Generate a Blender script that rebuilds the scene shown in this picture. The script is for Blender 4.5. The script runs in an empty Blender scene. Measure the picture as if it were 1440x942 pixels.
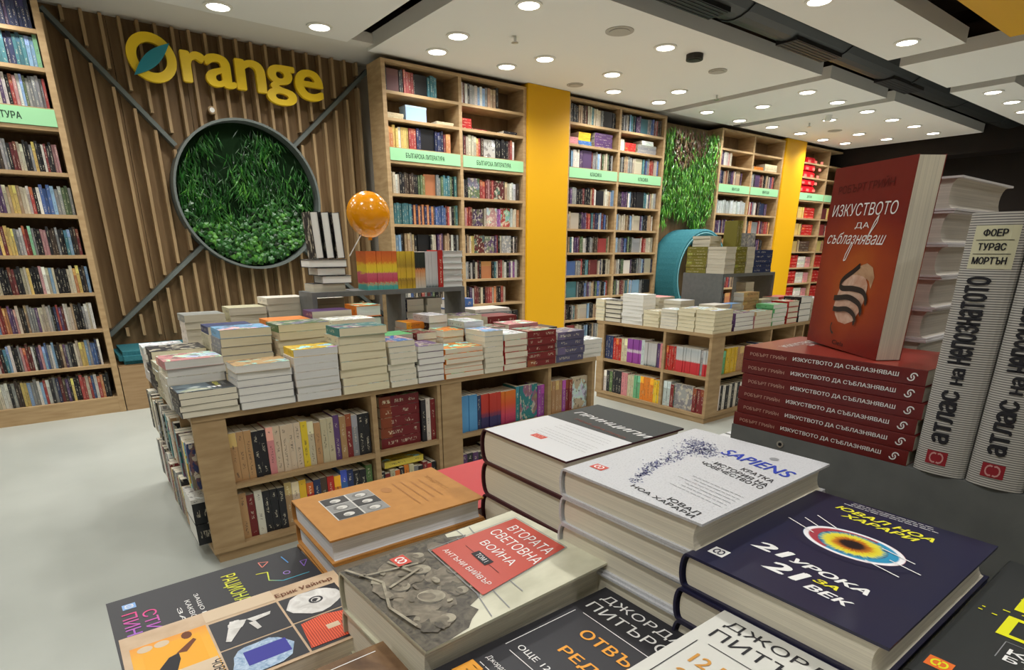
import bpy, bmesh, math, random
from mathutils import Matrix, Vector
from mathutils.geometry import delaunay_2d_cdt
rnd = random.Random(7)
SC = bpy.context.scene
COL = SC.collection
PI = math.pi

# ------------------------------------------------------------------ camera
# world: x runs along the slatted wall, y into the shop, z up; the lens stands at x=0, y=0, z=1.4
cam_d = bpy.data.cameras.new('camera')
cam_d.sensor_width = 36.0
cam_d.lens = 20.57
cam_d.shift_y = 0.1103
cam_d.clip_start = 0.02
cam_d.clip_end = 100
cam = bpy.data.objects.new('camera', cam_d)
COL.objects.link(cam)
pitch, yaw = -0.3275, 0.657
cp, sp, cy, sy = math.cos(pitch), math.sin(pitch), math.cos(yaw), math.sin(yaw)
fwd = Vector((cp * sy, cp * cy, sp))
rgt = Vector((cy, -sy, 0))
upv = rgt.cross(fwd)
cam.matrix_world = Matrix(((rgt.x, upv.x, -fwd.x, 0), (rgt.y, upv.y, -fwd.y, 0), (rgt.z, upv.z, -fwd.z, 1.40), (0, 0, 0, 1)))
SC.camera = cam
# ------------------------------------------------------------------ exposure and world
SC.view_settings.view_transform = 'Standard'
SC.view_settings.look = 'None'
SC.view_settings.gamma = 1.0
SC.view_settings.use_curve_mapping = False
SC.view_settings.exposure = 0.0
W = bpy.data.worlds.new('world')
SC.world = W
W.use_nodes = True
W.node_tree.nodes['Background'].inputs[0].default_value = (1.0, 0.95, 0.88, 1)
W.node_tree.nodes['Background'].inputs[1].default_value = 0.15
LAMP_W = 15.0          # watts of each ceiling downlight
LAMP_COL = (1.0, 0.98, 0.95)

# ------------------------------------------------------------------ materials
def new_mat(name, rough=0.6, spec=0.3):
    m = bpy.data.materials.new(name)
    m.use_nodes = True
    b = m.node_tree.nodes['Principled BSDF']
    b.inputs['Roughness'].default_value = rough
    b.inputs['Specular IOR Level'].default_value = spec
    return m, m.node_tree, b

def plain(name, col, rough=0.6, spec=0.3, metal=0.0):
    m, nt, b = new_mat(name, rough, spec)
    b.inputs['Base Color'].default_value = (*col, 1)
    b.inputs['Metallic'].default_value = metal
    return m

def N(nt, t, **kw):
    n = nt.nodes.new(t)
    for k, v in kw.items():
        setattr(n, k, v)
    return n

def math_n(nt, op, a, b=None, c=None, clamp=False):
    n = N(nt, 'ShaderNodeMath', operation=op)
    n.use_clamp = clamp
    for i, v in enumerate((a, b, c)):
        if v is None: continue
        if isinstance(v, (int, float)): n.inputs[i].default_value = v
        else: nt.links.new(v, n.inputs[i])
    return n.outputs[0]

def mix_c(nt, fac, a, b):
    n = N(nt, 'ShaderNodeMix', data_type='RGBA')
    for i, v in ((0, fac), (6, a), (7, b)):
        if isinstance(v, (int, float)): n.inputs[i].default_value = v
        elif isinstance(v, tuple): n.inputs[i].default_value = (*v[:3], 1)
        else: nt.links.new(v, n.inputs[i])
    return n.outputs[2]

def ramp(nt, fac, stops, interp='LINEAR'):
    n = N(nt, 'ShaderNodeValToRGB')
    n.color_ramp.interpolation = interp
    el = n.color_ramp.elements
    while len(el) > 1: el.remove(el[-1])
    for i, (p, c) in enumerate(stops):
        e = el[0] if i == 0 else el.new(p)
        e.position = p
        e.color = (*c, 1)
    nt.links.new(fac, n.inputs[0])
    return n.outputs[0]

def noise_mat(name, c1, c2, scale=(1, 1, 1), sc=5.0, rough=0.6, spec=0.3, detail=4, lo=0.3, hi=0.7, bump=0.0):
    m, nt, b = new_mat(name, rough, spec)
    tc = N(nt, 'ShaderNodeTexCoord')
    mp = N(nt, 'ShaderNodeMapping')
    mp.inputs['Scale'].default_value = scale
    geo = N(nt, 'ShaderNodeNewGeometry')
    nt.links.new(geo.outputs['Position'], mp.inputs[0])
    no = N(nt, 'ShaderNodeTexNoise')
    no.inputs['Scale'].default_value = sc
    no.inputs['Detail'].default_value = detail
    nt.links.new(mp.outputs[0], no.inputs['Vector'])
    nt.links.new(ramp(nt, no.outputs[0], [(lo, c1), (hi, c2)]), b.inputs['Base Color'])
    if bump:
        bp = N(nt, 'ShaderNodeBump')
        bp.inputs['Strength'].default_value = bump
        bp.inputs['Distance'].default_value = 0.01
        nt.links.new(no.outputs[0], bp.inputs['Height'])
        nt.links.new(bp.outputs[0], b.inputs['Normal'])
    return m

OAK = noise_mat('oak_veneer', (.36, .235, .115), (.47, .33, .175), (1, 1, 9), 5, .5, .3)
OAK_V = noise_mat('oak_veneer_upright', (.36, .235, .115), (.49, .345, .185), (3, 3, 14), 2.2, .5, .3)
OAK_BACK = noise_mat('oak_back_board', (.19, .12, .06), (.26, .17, .09), (6, 6, 1), 4, .6, .2)  # shade inside the shelves is put into this darker oak
WALNUT = noise_mat('slat_wall_board', (.165, .100, .046), (.235, .152, .075), (9, 9, .8), 3, .55, .25)
SLAT = noise_mat('slat_oak', (.33, .225, .115), (.43, .30, .16), (9, 9, 1), 3, .5, .3)
BENCHW = noise_mat('bench_board', (.31, .20, .10), (.40, .27, .145), (1, 1, 10), 4, .5, .3)
YELLOW = plain('yellow_paint', (.70, .37, .004), .55, .3)
SIGNY = plain('sign_yellow', (.9, .62, .015), .4, .4)
TEALM = plain('sign_teal', (.01, .23, .29), .4, .4)
GREENL = plain('label_green', (.33, .66, .36), .5, .3)
INK = plain('label_ink', (.03, .06, .04), .6, .2)
FLOORM = noise_mat('floor_screed', (.40, .425, .385), (.475, .50, .455), (1, 1, 1), 1.6, .32, .5, 5)
CEILM = plain('ceiling_board', (.82, .80, .77), .8, .1)
SOFFIT = plain('soffit_board', (.70, .66, .60), .8, .1)
DUCTM = plain('duct_black', (.018, .02, .02), .45, .4)
VOID = noise_mat('dark_ceiling_void', (.03, .018, .012), (.055, .03, .02), (1, 1, 1), 2, .9, .1)
DARKW = noise_mat('dark_wall', (.009, .007, .006), (.016, .011, .009), (1, 1, 1), 2, .7, .2)
WALLP = plain('wall_paint', (.55, .50, .42), .8, .1)
GREY = noise_mat('grey_lacquer', (.128, .136, .132), (.155, .163, .158), (1, 1, 1), 30, .42, .35)
RINGM = plain('grey_green_ring', (.13, .15, .14), .5, .3)
STEEL = plain('steel', (.6, .6, .58), .3, .5, .9)
TEALFAB = noise_mat('teal_fabric', (.022, .125, .155), (.038, .17, .20), (1, 1, 1), 60, .8, .2)
WHITEP = plain('white_print', (.85, .85, .82), .5, .3)
BLACKP = plain('black_print', (.012, .012, .014), .5, .3)
LAMPTRIM = plain('lamp_trim', (.8, .78, .72), .5, .3)
DETM = plain('detector_black', (.03, .025, .02), .5, .3)
SPKM = plain('speaker_grille', (.46, .43, .38), .8, .1)

def emit(name, col, s):
    m = bpy.data.materials.new(name); m.use_nodes = True
    nt = m.node_tree; nt.nodes.clear()
    e = N(nt, 'ShaderNodeEmission'); e.inputs[0].default_value = (*col, 1); e.inputs[1].default_value = s
    o = N(nt, 'ShaderNodeOutputMaterial'); nt.links.new(e.outputs[0], o.inputs[0])
    return m
LAMPM = emit('lamp_glow', (1, .95, .86), 12)

def pages_mat(name, use_obj=True, col=(.6, .56, .45)):
    m, nt, b = new_mat(name, .8, .1)
    tc = N(nt, 'ShaderNodeTexCoord'); mp = N(nt, 'ShaderNodeMapping')
    mp.inputs['Scale'].default_value = (.6, .6, 26)
    nt.links.new(tc.outputs['Object'], mp.inputs[0])
    no = N(nt, 'ShaderNodeTexNoise'); no.inputs['Scale'].default_value = 1.6; no.inputs['Detail'].default_value = 3
    nt.links.new(mp.outputs[0], no.inputs['Vector'])
    f = math_n(nt, 'MULTIPLY_ADD', no.outputs[0], 0.5, 0.74)
    if use_obj:
        oi = N(nt, 'ShaderNodeObjectInfo'); src = oi.outputs['Color']
    else:
        rg = N(nt, 'ShaderNodeRGB'); rg.outputs[0].default_value = (*col, 1); src = rg.outputs[0]
    vm = N(nt, 'ShaderNodeVectorMath', operation='SCALE')
    nt.links.new(src, vm.inputs[0]); nt.links.new(f, vm.inputs['Scale'])
    nt.links.new(vm.outputs[0], b.inputs['Base Color'])
    return m
PAGES = pages_mat('paper_pages')
PAGES_C = pages_mat('paper_pages_cream', False)

def cover_mat(name, stuff=False):
    """printed book cover: own colour, lettering down the spine, blotchy picture on the front board"""
    m, nt, b = new_mat(name, .42, .4)
    if stuff:
        at = N(nt, 'ShaderNodeAttribute', attribute_name='Col'); base = at.outputs['Color']
        uv = N(nt, 'ShaderNodeUVMap'); vec = uv.outputs[0]
        geo = N(nt, 'ShaderNodeNewGeometry')
        sx = N(nt, 'ShaderNodeSeparateXYZ'); nt.links.new(vec, sx.inputs[0])
        Y, Z = sx.outputs[0], sx.outputs[1]
        spine = 1.0
        seedv = at.outputs['Alpha']
    else:
        oi = N(nt, 'ShaderNodeObjectInfo'); base = oi.outputs['Color']
        tc = N(nt, 'ShaderNodeTexCoord'); vec = tc.outputs['Object']
        sx = N(nt, 'ShaderNodeSeparateXYZ'); nt.links.new(vec, sx.inputs[0])
        Y, Z = sx.outputs[1], sx.outputs[2]
        spine = math_n(nt, 'LESS_THAN', sx.outputs[0], .004)
        seedv = oi.outputs['Random']
    seed = math_n(nt, 'MULTIPLY', seedv, 91.0)
    # lettering
    cb = N(nt, 'ShaderNodeCombineXYZ')
    nt.links.new(math_n(nt, 'MULTIPLY_ADD', Y, 44.0, seed), cb.inputs[0])
    nt.links.new(math_n(nt, 'MULTIPLY', Z, 4.0), cb.inputs[1])
    nt.links.new(seed, cb.inputs[2])
    no = N(nt, 'ShaderNodeTexNoise'); no.inputs['Scale'].default_value = 1.0; no.inputs['Detail'].default_value = 1
    nt.links.new(cb.outputs[0], no.inputs['Vector'])
    let = math_n(nt, 'MULTIPLY', math_n(nt, 'GREATER_THAN', no.outputs[0], .54), .62)
    band = math_n(nt, 'LESS_THAN', math_n(nt, 'ABSOLUTE', math_n(nt, 'SUBTRACT', Z, .5)), .17)
    cn = N(nt, 'ShaderNodeTexNoise', noise_dimensions='1D'); cn.inputs['Scale'].default_value = 3.0; cn.inputs['Detail'].default_value = 0
    nt.links.new(math_n(nt, 'ADD', Y, seed), cn.inputs['W'])
    seg = math_n(nt, 'GREATER_THAN', cn.outputs[0], .47)
    rng = math_n(nt, 'MULTIPLY', math_n(nt, 'GREATER_THAN', Y, .08), math_n(nt, 'LESS_THAN', Y, .92))
    mask = math_n(nt, 'MULTIPLY', math_n(nt, 'MULTIPLY', let, band), math_n(nt, 'MULTIPLY', seg, rng))
    mask = math_n(nt, 'MULTIPLY', mask, spine)
    bw = N(nt, 'ShaderNodeRGBToBW'); nt.links.new(base, bw.inputs[0])
    dark = math_n(nt, 'GREATER_THAN', bw.outputs[0], .3)
    inkc = mix_c(nt, dark, (.72, .66, .5), (.05, .035, .04))
    # picture on the front board
    if not stuff:
        no2 = N(nt, 'ShaderNodeTexNoise', noise_dimensions='4D'); no2.inputs['Scale'].default_value = 2.4; no2.inputs['Detail'].default_value = 5
        no2.inputs['Distortion'].default_value = .6
        nt.links.new(vec, no2.inputs['Vector']); nt.links.new(seed, no2.inputs['W'])
        front = math_n(nt, 'GREATER_THAN', Z, .985)
        fz = math_n(nt, 'MULTIPLY', math_n(nt, 'GREATER_THAN', no2.outputs[0], .53), front)
        pc = N(nt, 'ShaderNodeHueSaturation')
        pc.inputs['Value'].default_value = 1.7; pc.inputs['Saturation'].default_value = .8
        nt.links.new(math_n(nt, 'MULTIPLY', no2.outputs[0], 1.6), pc.inputs['Hue'])
        nt.links.new(base, pc.inputs['Color'])
        no3 = N(nt, 'ShaderNodeTexNoise', noise_dimensions='4D'); no3.inputs['Scale'].default_value = 6; no3.inputs['Detail'].default_value = 4
        nt.links.new(vec, no3.inputs['Vector']); nt.links.new(seed, no3.inputs['W'])
        fz2 = math_n(nt, 'MULTIPLY', math_n(nt, 'GREATER_THAN', no3.outputs[0], .56), front)
        base = mix_c(nt, math_n(nt, 'MULTIPLY', fz, .75), base, pc.outputs[0])
        base = mix_c(nt, math_n(nt, 'MULTIPLY', fz2, .6), base, inkc)
    colr = mix_c(nt, mask, base, inkc)
    # broad colour field along the spine (one end of some spines has its own tone)
    fn = math_n(nt, 'LESS_THAN', math_n(nt, 'FRACT', math_n(nt, 'MULTIPLY', seedv, 7.31)), .3)
    pos = math_n(nt, 'GREATER_THAN', Y, .72)
    hs = N(nt, 'ShaderNodeHueSaturation'); hs.inputs['Hue'].default_value = .53; hs.inputs['Value'].default_value = 1.5
    nt.links.new(colr, hs.inputs['Color'])
    colr = mix_c(nt, math_n(nt, 'MULTIPLY', math_n(nt, 'MULTIPLY', fn, pos), .5 if stuff else spine), colr, hs.outputs[0])
    nt.links.new(colr, b.inputs['Base Color'])
    return m
COVER = cover_mat('printed_cover')
COVER_S = cover_mat('printed_cover_far', True)

def cover_plain_mat():
    m, nt, b = new_mat('cover_card', .45, .35)
    oi = N(nt, 'ShaderNodeObjectInfo'); nt.links.new(oi.outputs['Color'], b.inputs['Base Color'])
    return m
CARD = cover_plain_mat()

# ------------------------------------------------------------------ object helpers
def link(o, parent=None):
    COL.objects.link(o)
    if parent is not None: o.parent = parent
    return o

def tag(o, label=None, cat=None, group=None, kind=None):
    if label: o['label'] = label
    if cat: o['category'] = cat
    if group: o['group'] = group
    if kind: o['kind'] = kind
    return o

def empty(name, loc=(0, 0, 0), rz=0.0, label=None, cat=None, group=None):
    o = bpy.data.objects.new(name, None)
    o.empty_display_size = .05
    o.location = loc; o.rotation_euler = (0, 0, rz)
    link(o)
    return tag(o, label, cat, group)

def mesh_obj(name, verts, faces, mats, parent=None, midx=None, smooth=False):
    me = bpy.data.meshes.new(name)
    me.from_pydata([tuple(v) for v in verts], [], faces)
    for m in (mats if isinstance(mats, (list, tuple)) else [mats]): me.materials.append(m)
    if midx: me.polygons.foreach_set('material_index', midx)
    if smooth: me.polygons.foreach_set('use_smooth', [True] * len(faces))
    me.update()
    return link(bpy.data.objects.new(name, me), parent)

class MB:
    def __init__(s): s.v, s.f, s.m = [], [], []
    def box(s, x0, y0, z0, x1, y1, z1, mi=0):
        n = len(s.v)
        s.v += [(x0, y0, z0), (x1, y0, z0), (x1, y1, z0), (x0, y1, z0), (x0, y0, z1), (x1, y0, z1), (x1, y1, z1), (x0, y1, z1)]
        for q in ((0, 3, 2, 1), (4, 5, 6, 7), (0, 1, 5, 4), (1, 2, 6, 5), (2, 3, 7, 6), (3, 0, 4, 7)):
            s.f.append(tuple(n + i for i in q)); s.m.append(mi)
        return s
    def poly(s, pts, mi=0):
        n = len(s.v); s.v += list(pts); s.f.append(tuple(range(n, n + len(pts)))); s.m.append(mi)
        return s
    def prism(s, pts, a, b, axis, mi=0):
        """closed outline pts (2D) swept from a to b along axis; outline is counter-clockwise seen from +axis"""
        n = len(s.v); k = len(pts)
        def P(p, c):
            return {'x': (c, p[0], p[1]), 'y': (p[0], c, p[1]), 'z': (p[0], p[1], c)}[axis]
        s.v += [P(p, a) for p in pts] + [P(p, b) for p in pts]
        s.f.append(tuple(n + i for i in reversed(range(k)))); s.m.append(mi)
        s.f.append(tuple(n + k + i for i in range(k))); s.m.append(mi)
        for i in range(k):
            j = (i + 1) % k
            s.f.append((n + i, n + j, n + k + j, n + k + i)); s.m.append(mi)
        return s
    def build(s, name, mats, parent=None, smooth=False, bevel=0):
        o = mesh_obj(name, s.v, s.f, mats, parent, s.m, smooth)
        if bevel:
            bm = bmesh.new(); bm.from_mesh(o.data)
            bmesh.ops.recalc_face_normals(bm, faces=bm.faces)
            bmesh.ops.bevel(bm, geom=list(bm.edges), offset=bevel, segments=2, affect='EDGES', clamp_overlap=True)
            bm.to_mesh(o.data); bm.free()
        return o

def box(name, x0, y0, z0, x1, y1, z1, mat, parent=None, bevel=0):
    return MB().box(x0, y0, z0, x1, y1, z1).build(name, mat, parent, bevel=bevel)

def structure(o): o['kind'] = 'structure'; return o

FONTC = {}
def text_geo(s, bold=0.0, shear=0.0):
    key = (s, bold, shear)
    if key in FONTC: return FONTC[key]
    cu = bpy.data.curves.new('lettering', 'FONT'); cu.body = s; cu.shear = shear
    cu.resolution_u = 3; cu.fill_mode = 'NONE'
    o = bpy.data.objects.new('lettering', cu)
    me = o.to_mesh()
    vv = [Vector(p.co[:2]) for p in me.vertices]; ee = [(min(e.vertices), max(e.vertices)) if abs(e.vertices[0] - e.vertices[1]) == 1 else (max(e.vertices), min(e.vertices)) for e in me.edges]
    o.to_mesh_clear(); bpy.data.objects.remove(o); bpy.data.curves.remove(cu)
    R = delaunay_2d_cdt(vv, ee, [], 1, 1e-6)
    def inside(p):
        w = 0
        for a, b in ee:
            A, B = vv[a], vv[b]
            if (A.y <= p.y) != (B.y <= p.y):
                x = A.x + (p.y - A.y) / (B.y - A.y) * (B.x - A.x)
                if x > p.x: w += 1 if A.y <= p.y else -1
        return w
    v = [tuple(q) for q in R[0]]; f = []
    for q in R[2]:
        c = (Vector(v[q[0]]) + Vector(v[q[1]]) + Vector(v[q[2]])) / 3
        if inside(c):
            a = (v[q[1]][0] - v[q[0]][0]) * (v[q[2]][1] - v[q[0]][1]) - (v[q[2]][0] - v[q[0]][0]) * (v[q[1]][1] - v[q[0]][1])
            f.append(tuple(q) if a > 0 else tuple(reversed(q)))
    if bold > 0:                       # heavier strokes: the same outline laid again a little to each side
        v0, f0 = v, f; v, f = [], []
        for dx, dy in ((-bold, 0), (bold, 0), (0, -bold * .5), (0, bold * .5)):
            n = len(v); v = v + [(p[0] + dx, p[1] + dy) for p in v0]; f = f + [tuple(n + i for i in q) for q in f0]
    x0 = min(p[0] for p in v); x1 = max(p[0] for p in v); y0 = min(p[1] for p in v); y1 = max(p[1] for p in v)
    g = ([((p[0] - x0) / (x1 - x0), (p[1] - y0) / (y1 - y0)) for p in v], f)
    FONTC[key] = g
    return g

def unicase_geo(s, bold):
    """every letter, small or capital, drawn to the full height of the line"""
    key = (s, bold, 'unicase')
    if key in FONTC: return FONTC[key]
    V, F, x = [], [], 0.0
    for ch in s:
        if ch == ' ': x += .35; continue
        v, f = text_geo(ch, 0)
        wd = {'Т': .52, 'О': .60, 'Ъ': .68, 'М': .78, 'Ф': .80, 'У': .56}.get(ch, .56)
        n = len(V); V += [(x + p[0] * wd, p[1]) for p in v]; F += [tuple(n + i for i in q) for q in f]; x += wd + .13
    x -= .13; V = [(p[0] / x, p[1]) for p in V]; v0, f0 = V, F; V, F = [], []
    for dx, dy in ((-bold / len(s), 0), (bold / len(s), 0), (0, -bold * .35), (0, bold * .35)):
        n = len(V); V = V + [(p[0] + dx, p[1] + dy) for p in v0]; F = F + [tuple(n + i for i in q) for q in f0]
    FONTC[key] = (V, F)
    return V, F

def text(name, s, fn, mat, parent, bold=.02, shear=0.0, unicase=False):
    """lettering whose unit square is mapped by fn(u,v) onto a surface"""
    v, f = unicase_geo(s, bold) if unicase else text_geo(s, bold, shear)
    P = [Vector(fn(a, b)) for a, b in v]
    if bold > 0:                       # the repeated outlines sit a hair above one another
        q = len(P) // 4
        for k in range(1, 4):
            for i in range(k * q, (k + 1) * q):
                a, b = v[i]; o = Vector(fn(a, b))
                n = (Vector(fn(a + .01, b)) - o).cross(Vector(fn(a, b + .01)) - o)
                if n.length > 0: P[i] = o + n.normalized() * 4e-5 * k
    return mesh_obj(name, P, f, mat, parent)

# ------------------------------------------------------------------ palette and words
PAL = {'w': (.72, .69, .60), 'c': (.60, .52, .35), 'k': (.018, .018, .022), 'n': (.025, .04, .12), 'b': (.05, .14, .40), 'l': (.20, .42, .68),
       't': (.03, .22, .26), 'g': (.25, .26, .26), 'r': (.48, .025, .02), 'm': (.19, .02, .022), 'o': (.72, .22, .02), 'y': (.75, .50, .03),
       'p': (.62, .25, .26), 'v': (.11, .05, .16), 'u': (.32, .07, .36), 'e': (.10, .17, .06), 's': (.46, .28, .13), 'd': (.075, .045, .03),
       'q': (.16, .5, .22), 'i': (.55, .62, .60), 'h': (.20, .18, .03), 'z': (.10, .09, .17), 'f': (.02, .16, .16)}
CNAME = {'w': 'white', 'c': 'cream', 'k': 'black', 'n': 'navy', 'b': 'blue', 'l': 'light blue', 't': 'teal', 'g': 'grey', 'r': 'red', 'm': 'maroon',
         'o': 'orange', 'y': 'yellow', 'p': 'pink', 'v': 'dark violet', 'u': 'purple', 'e': 'dark green', 's': 'tan', 'd': 'dark brown', 'q': 'bright green',
         'i': 'pale mint', 'h': 'olive', 'z': 'slate purple', 'f': 'deep teal'}
ONES = 'first second third fourth fifth sixth seventh eighth ninth tenth eleventh twelfth thirteenth fourteenth fifteenth sixteenth seventeenth eighteenth nineteenth'.split()
def nth(i):
    if i <= 19: return ONES[i - 1]
    t, o = divmod(i, 10)
    T = {2: 'twent', 3: 'thirt', 4: 'fort', 5: 'fift', 6: 'sixt'}[t]
    return T + 'ieth' if o == 0 else T + 'y-' + ONES[o - 1]

def jit(c, a=.18, r=rnd):
    k = 1 + r.uniform(-a, a)
    return tuple(max(0.0, min(1.0, x * k * (1 + r.uniform(-.06, .06)))) for x in c) + (1.0,)

# ------------------------------------------------------------------ small books (unit meshes; x from spine to fore-edge, y along its height, z thickness)
def unit_cover(b, s):
    m = MB()
    m.box(0, 0, 1 - b, 1, 1, 1); m.box(0, 0, 0, 1, 1, b); m.box(0, 0, b, s, 1, 1 - b)
    return m
def unit_pages(b, s, o, oy):
    return MB().box(s, oy, b, 1 - o, 1 - oy, 1 - b)
def to_mesh_data(m, name, mats):
    me = bpy.data.meshes.new(name); me.from_pydata(m.v, [], m.f)
    for x in mats: me.materials.append(x)
    me.polygons.foreach_set('material_index', m.m); me.update()
    return me
SOFT_C = to_mesh_data(unit_cover(.03, .012), 'paperback_cover', [COVER])
SOFT_P = to_mesh_data(unit_pages(.03, .012, .004, .003), 'paperback_pages', [PAGES])
HARD_C = to_mesh_data(unit_cover(.075, .02), 'hardback_cover', [COVER])
HARD_P = to_mesh_data(unit_pages(.075, .02, .025, .018), 'hardback_pages', [PAGES])
_m = unit_cover(.06, .015)
_p = unit_pages(.06, .015, .01, .01)
_n = len(_m.v); _m.v += _p.v; _m.f += [tuple(_n + i for i in f) for f in _p.f]; _m.m += [1] * len(_p.f)
SMALL = to_mesh_data(_m, 'shelf_book', [COVER, PAGES_C])

def graded(name, stops, lett=.0):
    m, nt, b = new_mat(name, .4, .4); tc = N(nt, 'ShaderNodeTexCoord'); sx = N(nt, 'ShaderNodeSeparateXYZ'); nt.links.new(tc.outputs['Object'], sx.inputs[0])
    no = N(nt, 'ShaderNodeTexNoise'); no.inputs['Scale'].default_value = 9; no.inputs['Detail'].default_value = 2
    mp = N(nt, 'ShaderNodeMapping'); mp.inputs['Scale'].default_value = (.2, 1.5, .6); nt.links.new(tc.outputs['Object'], mp.inputs[0]); nt.links.new(mp.outputs[0], no.inputs['Vector'])
    f = math_n(nt, 'ADD', sx.outputs[1], math_n(nt, 'MULTIPLY', math_n(nt, 'SUBTRACT', no.outputs[0], .5), .22))
    nt.links.new(ramp(nt, f, stops), b.inputs['Base Color'])
    me = SOFT_C.copy(); me.name = name; me.materials[0] = m
    return me
GR_FIRE = graded('cover_fire', [(0, (.06, .40, .36)), (.12, (.10, .42, .38)), (.16, (.60, .38, .16)), (.20, (.55, .06, .10)), (.42, (.60, .12, .18)), (.48, (.78, .62, .04)), (.64, (.80, .55, .04)), (.74, (.70, .18, .03)), (1, (.60, .12, .03))])
GR_GOLD = graded('cover_gold', [(0, (.62, .40, .03)), (.25, (.30, .18, .03)), (.3, (.68, .46, .04)), (.55, (.60, .38, .04)), (.6, (.36, .24, .03)), (1, (.66, .45, .04))])
GR_BLKTOP = graded('cover_black_top', [(0, (.62, .58, .50)), (.28, (.62, .42, .25)), (.52, (.62, .24, .08)), (.56, (.02, .025, .02)), (1, (.03, .04, .03))])
GR_FROST = graded('cover_frost', [(0, (.12, .15, .15)), (.10, (.45, .48, .48)), (.3, (.58, .58, .57)), (1, (.52, .50, .50))])
GR_REDW = graded('cover_red_below', [(0, (.58, .03, .04)), (.46, (.62, .04, .05)), (.50, (.62, .62, .60)), (.9, (.45, .50, .52)), (1, (.6, .6, .58))])
GR_SUN = graded('cover_sunset', [(0, (.30, .02, .10)), (.3, (.62, .06, .12)), (.6, (.70, .10, .03)), (1, (.72, .20, .02))])
GR_NIGHT = graded('cover_red_over_violet', [(0, (.03, .02, .10)), (.30, (.04, .03, .12)), (.5, (.50, .04, .03)), (1, (.58, .05, .03))])
GR_SKY = graded('cover_sky', [(0, (.08, .30, .62)), (.5, (.12, .38, .70)), (1, (.08, .28, .55))])
GR_LILAC = graded('cover_lilac', [(0, (.30, .05, .32)), (.42, (.34, .06, .36)), (.46, (.62, .50, .60)), (.54, (.62, .50, .60)), (.58, (.26, .05, .32)), (1, (.30, .08, .38))])
PAPER_W, PAPER_C, PAPER_Y, PAPER_G = (.82, .81, .76, 1), (.80, .75, .61, 1), (.80, .73, .52, 1), (.72, .72, .70, 1)

def basis(X, Y, Z, o, s):
    X, Y, Z = Vector(X), Vector(Y), Vector(Z)
    return Matrix(((X.x * s[0], Y.x * s[1], Z.x * s[2], o[0]), (X.y * s[0], Y.y * s[1], Z.y * s[2], o[1]), (X.z * s[0], Y.z * s[1], Z.z * s[2], o[2]), (0, 0, 0, 1)))

def put_book(name, M, col, label, group, kind='soft', page=PAPER_C, parts=True, me=None):
    if not parts:
        o = bpy.data.objects.new(name, SMALL)
    else:
        o = bpy.data.objects.new(name, me or (SOFT_C if kind == 'soft' else HARD_C))
    link(o); o.matrix_world = M; o.color = col
    tag(o, label, 'book', group)
    if parts:
        p = bpy.data.objects.new('page_block', SOFT_P if kind == 'soft' else HARD_P)
        p.color = page; link(p, o)
    return o

def lying(x, y, z, w, d, t, face, rz=0.0):
    """matrix of a lying book: footprint w (along x) by d (along y) with its low corner at x,y; face = side its spine looks to"""
    c = Vector((x + w / 2, y + d / 2, 0))
    if face == 'W': X, Y, o, s = (1, 0, 0), (0, 1, 0), (x, y), (w, d)
    elif face == 'E': X, Y, o, s = (-1, 0, 0), (0, -1, 0), (x + w, y + d), (w, d)
    elif face == 'S': X, Y, o, s = (0, 1, 0), (-1, 0, 0), (x + w, y), (d, w)
    else: X, Y, o, s = (0, -1, 0), (1, 0, 0), (x, y + d), (d, w)
    M = basis(X, Y, (0, 0, 1), (o[0], o[1], z), (s[0], s[1], t))
    if rz:
        M = Matrix.Translation(c) @ Matrix.Rotation(rz, 4, 'Z') @ Matrix.Translation(-c) @ M
    return M

# joined far books
class Far:
    def __init__(s): s.v, s.f, s.m, s.uv, s.c = [], [], [], [], []
    def add(s, O, X, Y, Z, w, h, t, col):
        O, X, Y, Z = Vector(O), Vector(X) * w, Vector(Y) * h, Vector(Z) * t
        n = len(s.v)
        def P(a, b, c): return tuple(O + X * a + Y * b + Z * c)
        s.v += [P(*p) for p in ((0, 0, 0), (0, 0, 1), (0, 1, 1), (0, 1, 0), (1, 0, 0), (1, 0, 1), (1, 1, 1), (1, 1, 0))]
        seed = rnd.random()
        for q, mi, uv in (((0, 1, 2, 3), 0, ((0, 0), (0, 1), (1, 1), (1, 0))), ((1, 5, 6, 2), 0, ((0, .95), (0, .95), (1, .95), (1, .95))),
                          ((0, 3, 7, 4), 0, ((0, .95), (1, .95), (1, .95), (0, .95))), ((3, 2, 6, 7), 1, ((0, 0),) * 4), ((0, 4, 5, 1), 1, ((0, 0),) * 4), ((4, 7, 6, 5), 1, ((0, 0),) * 4)):
            s.f.append(tuple(n + i for i in q)); s.m.append(mi); s.uv += uv; s.c += [(*col[:3], seed)] * 4
    def build(s, name, label, cat, group=None):
        o = mesh_obj(name, s.v, s.f, [COVER_S, PAGES_C], None, s.m)
        u = o.data.uv_layers.new(name='UVMap'); u.data.foreach_set('uv', [a for p in s.uv for a in p])
        c = o.data.color_attributes.new('Col', 'FLOAT_COLOR', 'CORNER'); c.data.foreach_set('color', [a for p in s.c for a in p])
        return tag(o, label, cat, group, 'stuff')
# ================================================================== the shop: structure
YA = 6.243       # face of the bookcases
YB = 6.60        # wall behind them
YW = 6.88        # board behind the slats
ZC = 3.28        # underside of the ceiling boards
structure(box('floor', -3.6, -3.2, -.1, 14.2, 7.1, 0, FLOORM))
structure(box('wall_back', -3.6, YB + .38, 0, 14.2, 7.2, 4.0, WALLP))
structure(box('wall_left', -3.7, -3.2, 0, -3.6, 7.2, 4.0, WALLP))
structure(box('wall_front', -3.6, -3.3, 0, 14.2, -3.2, 4.0, WALLP))
structure(box('wall_right', 13.75, -3.2, 0, 13.9, 7.2, 4.0, DARKW))
structure(box('ceiling', -3.7, -3.3, 3.98, 14.2, 7.2, 4.1, VOID))
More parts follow.
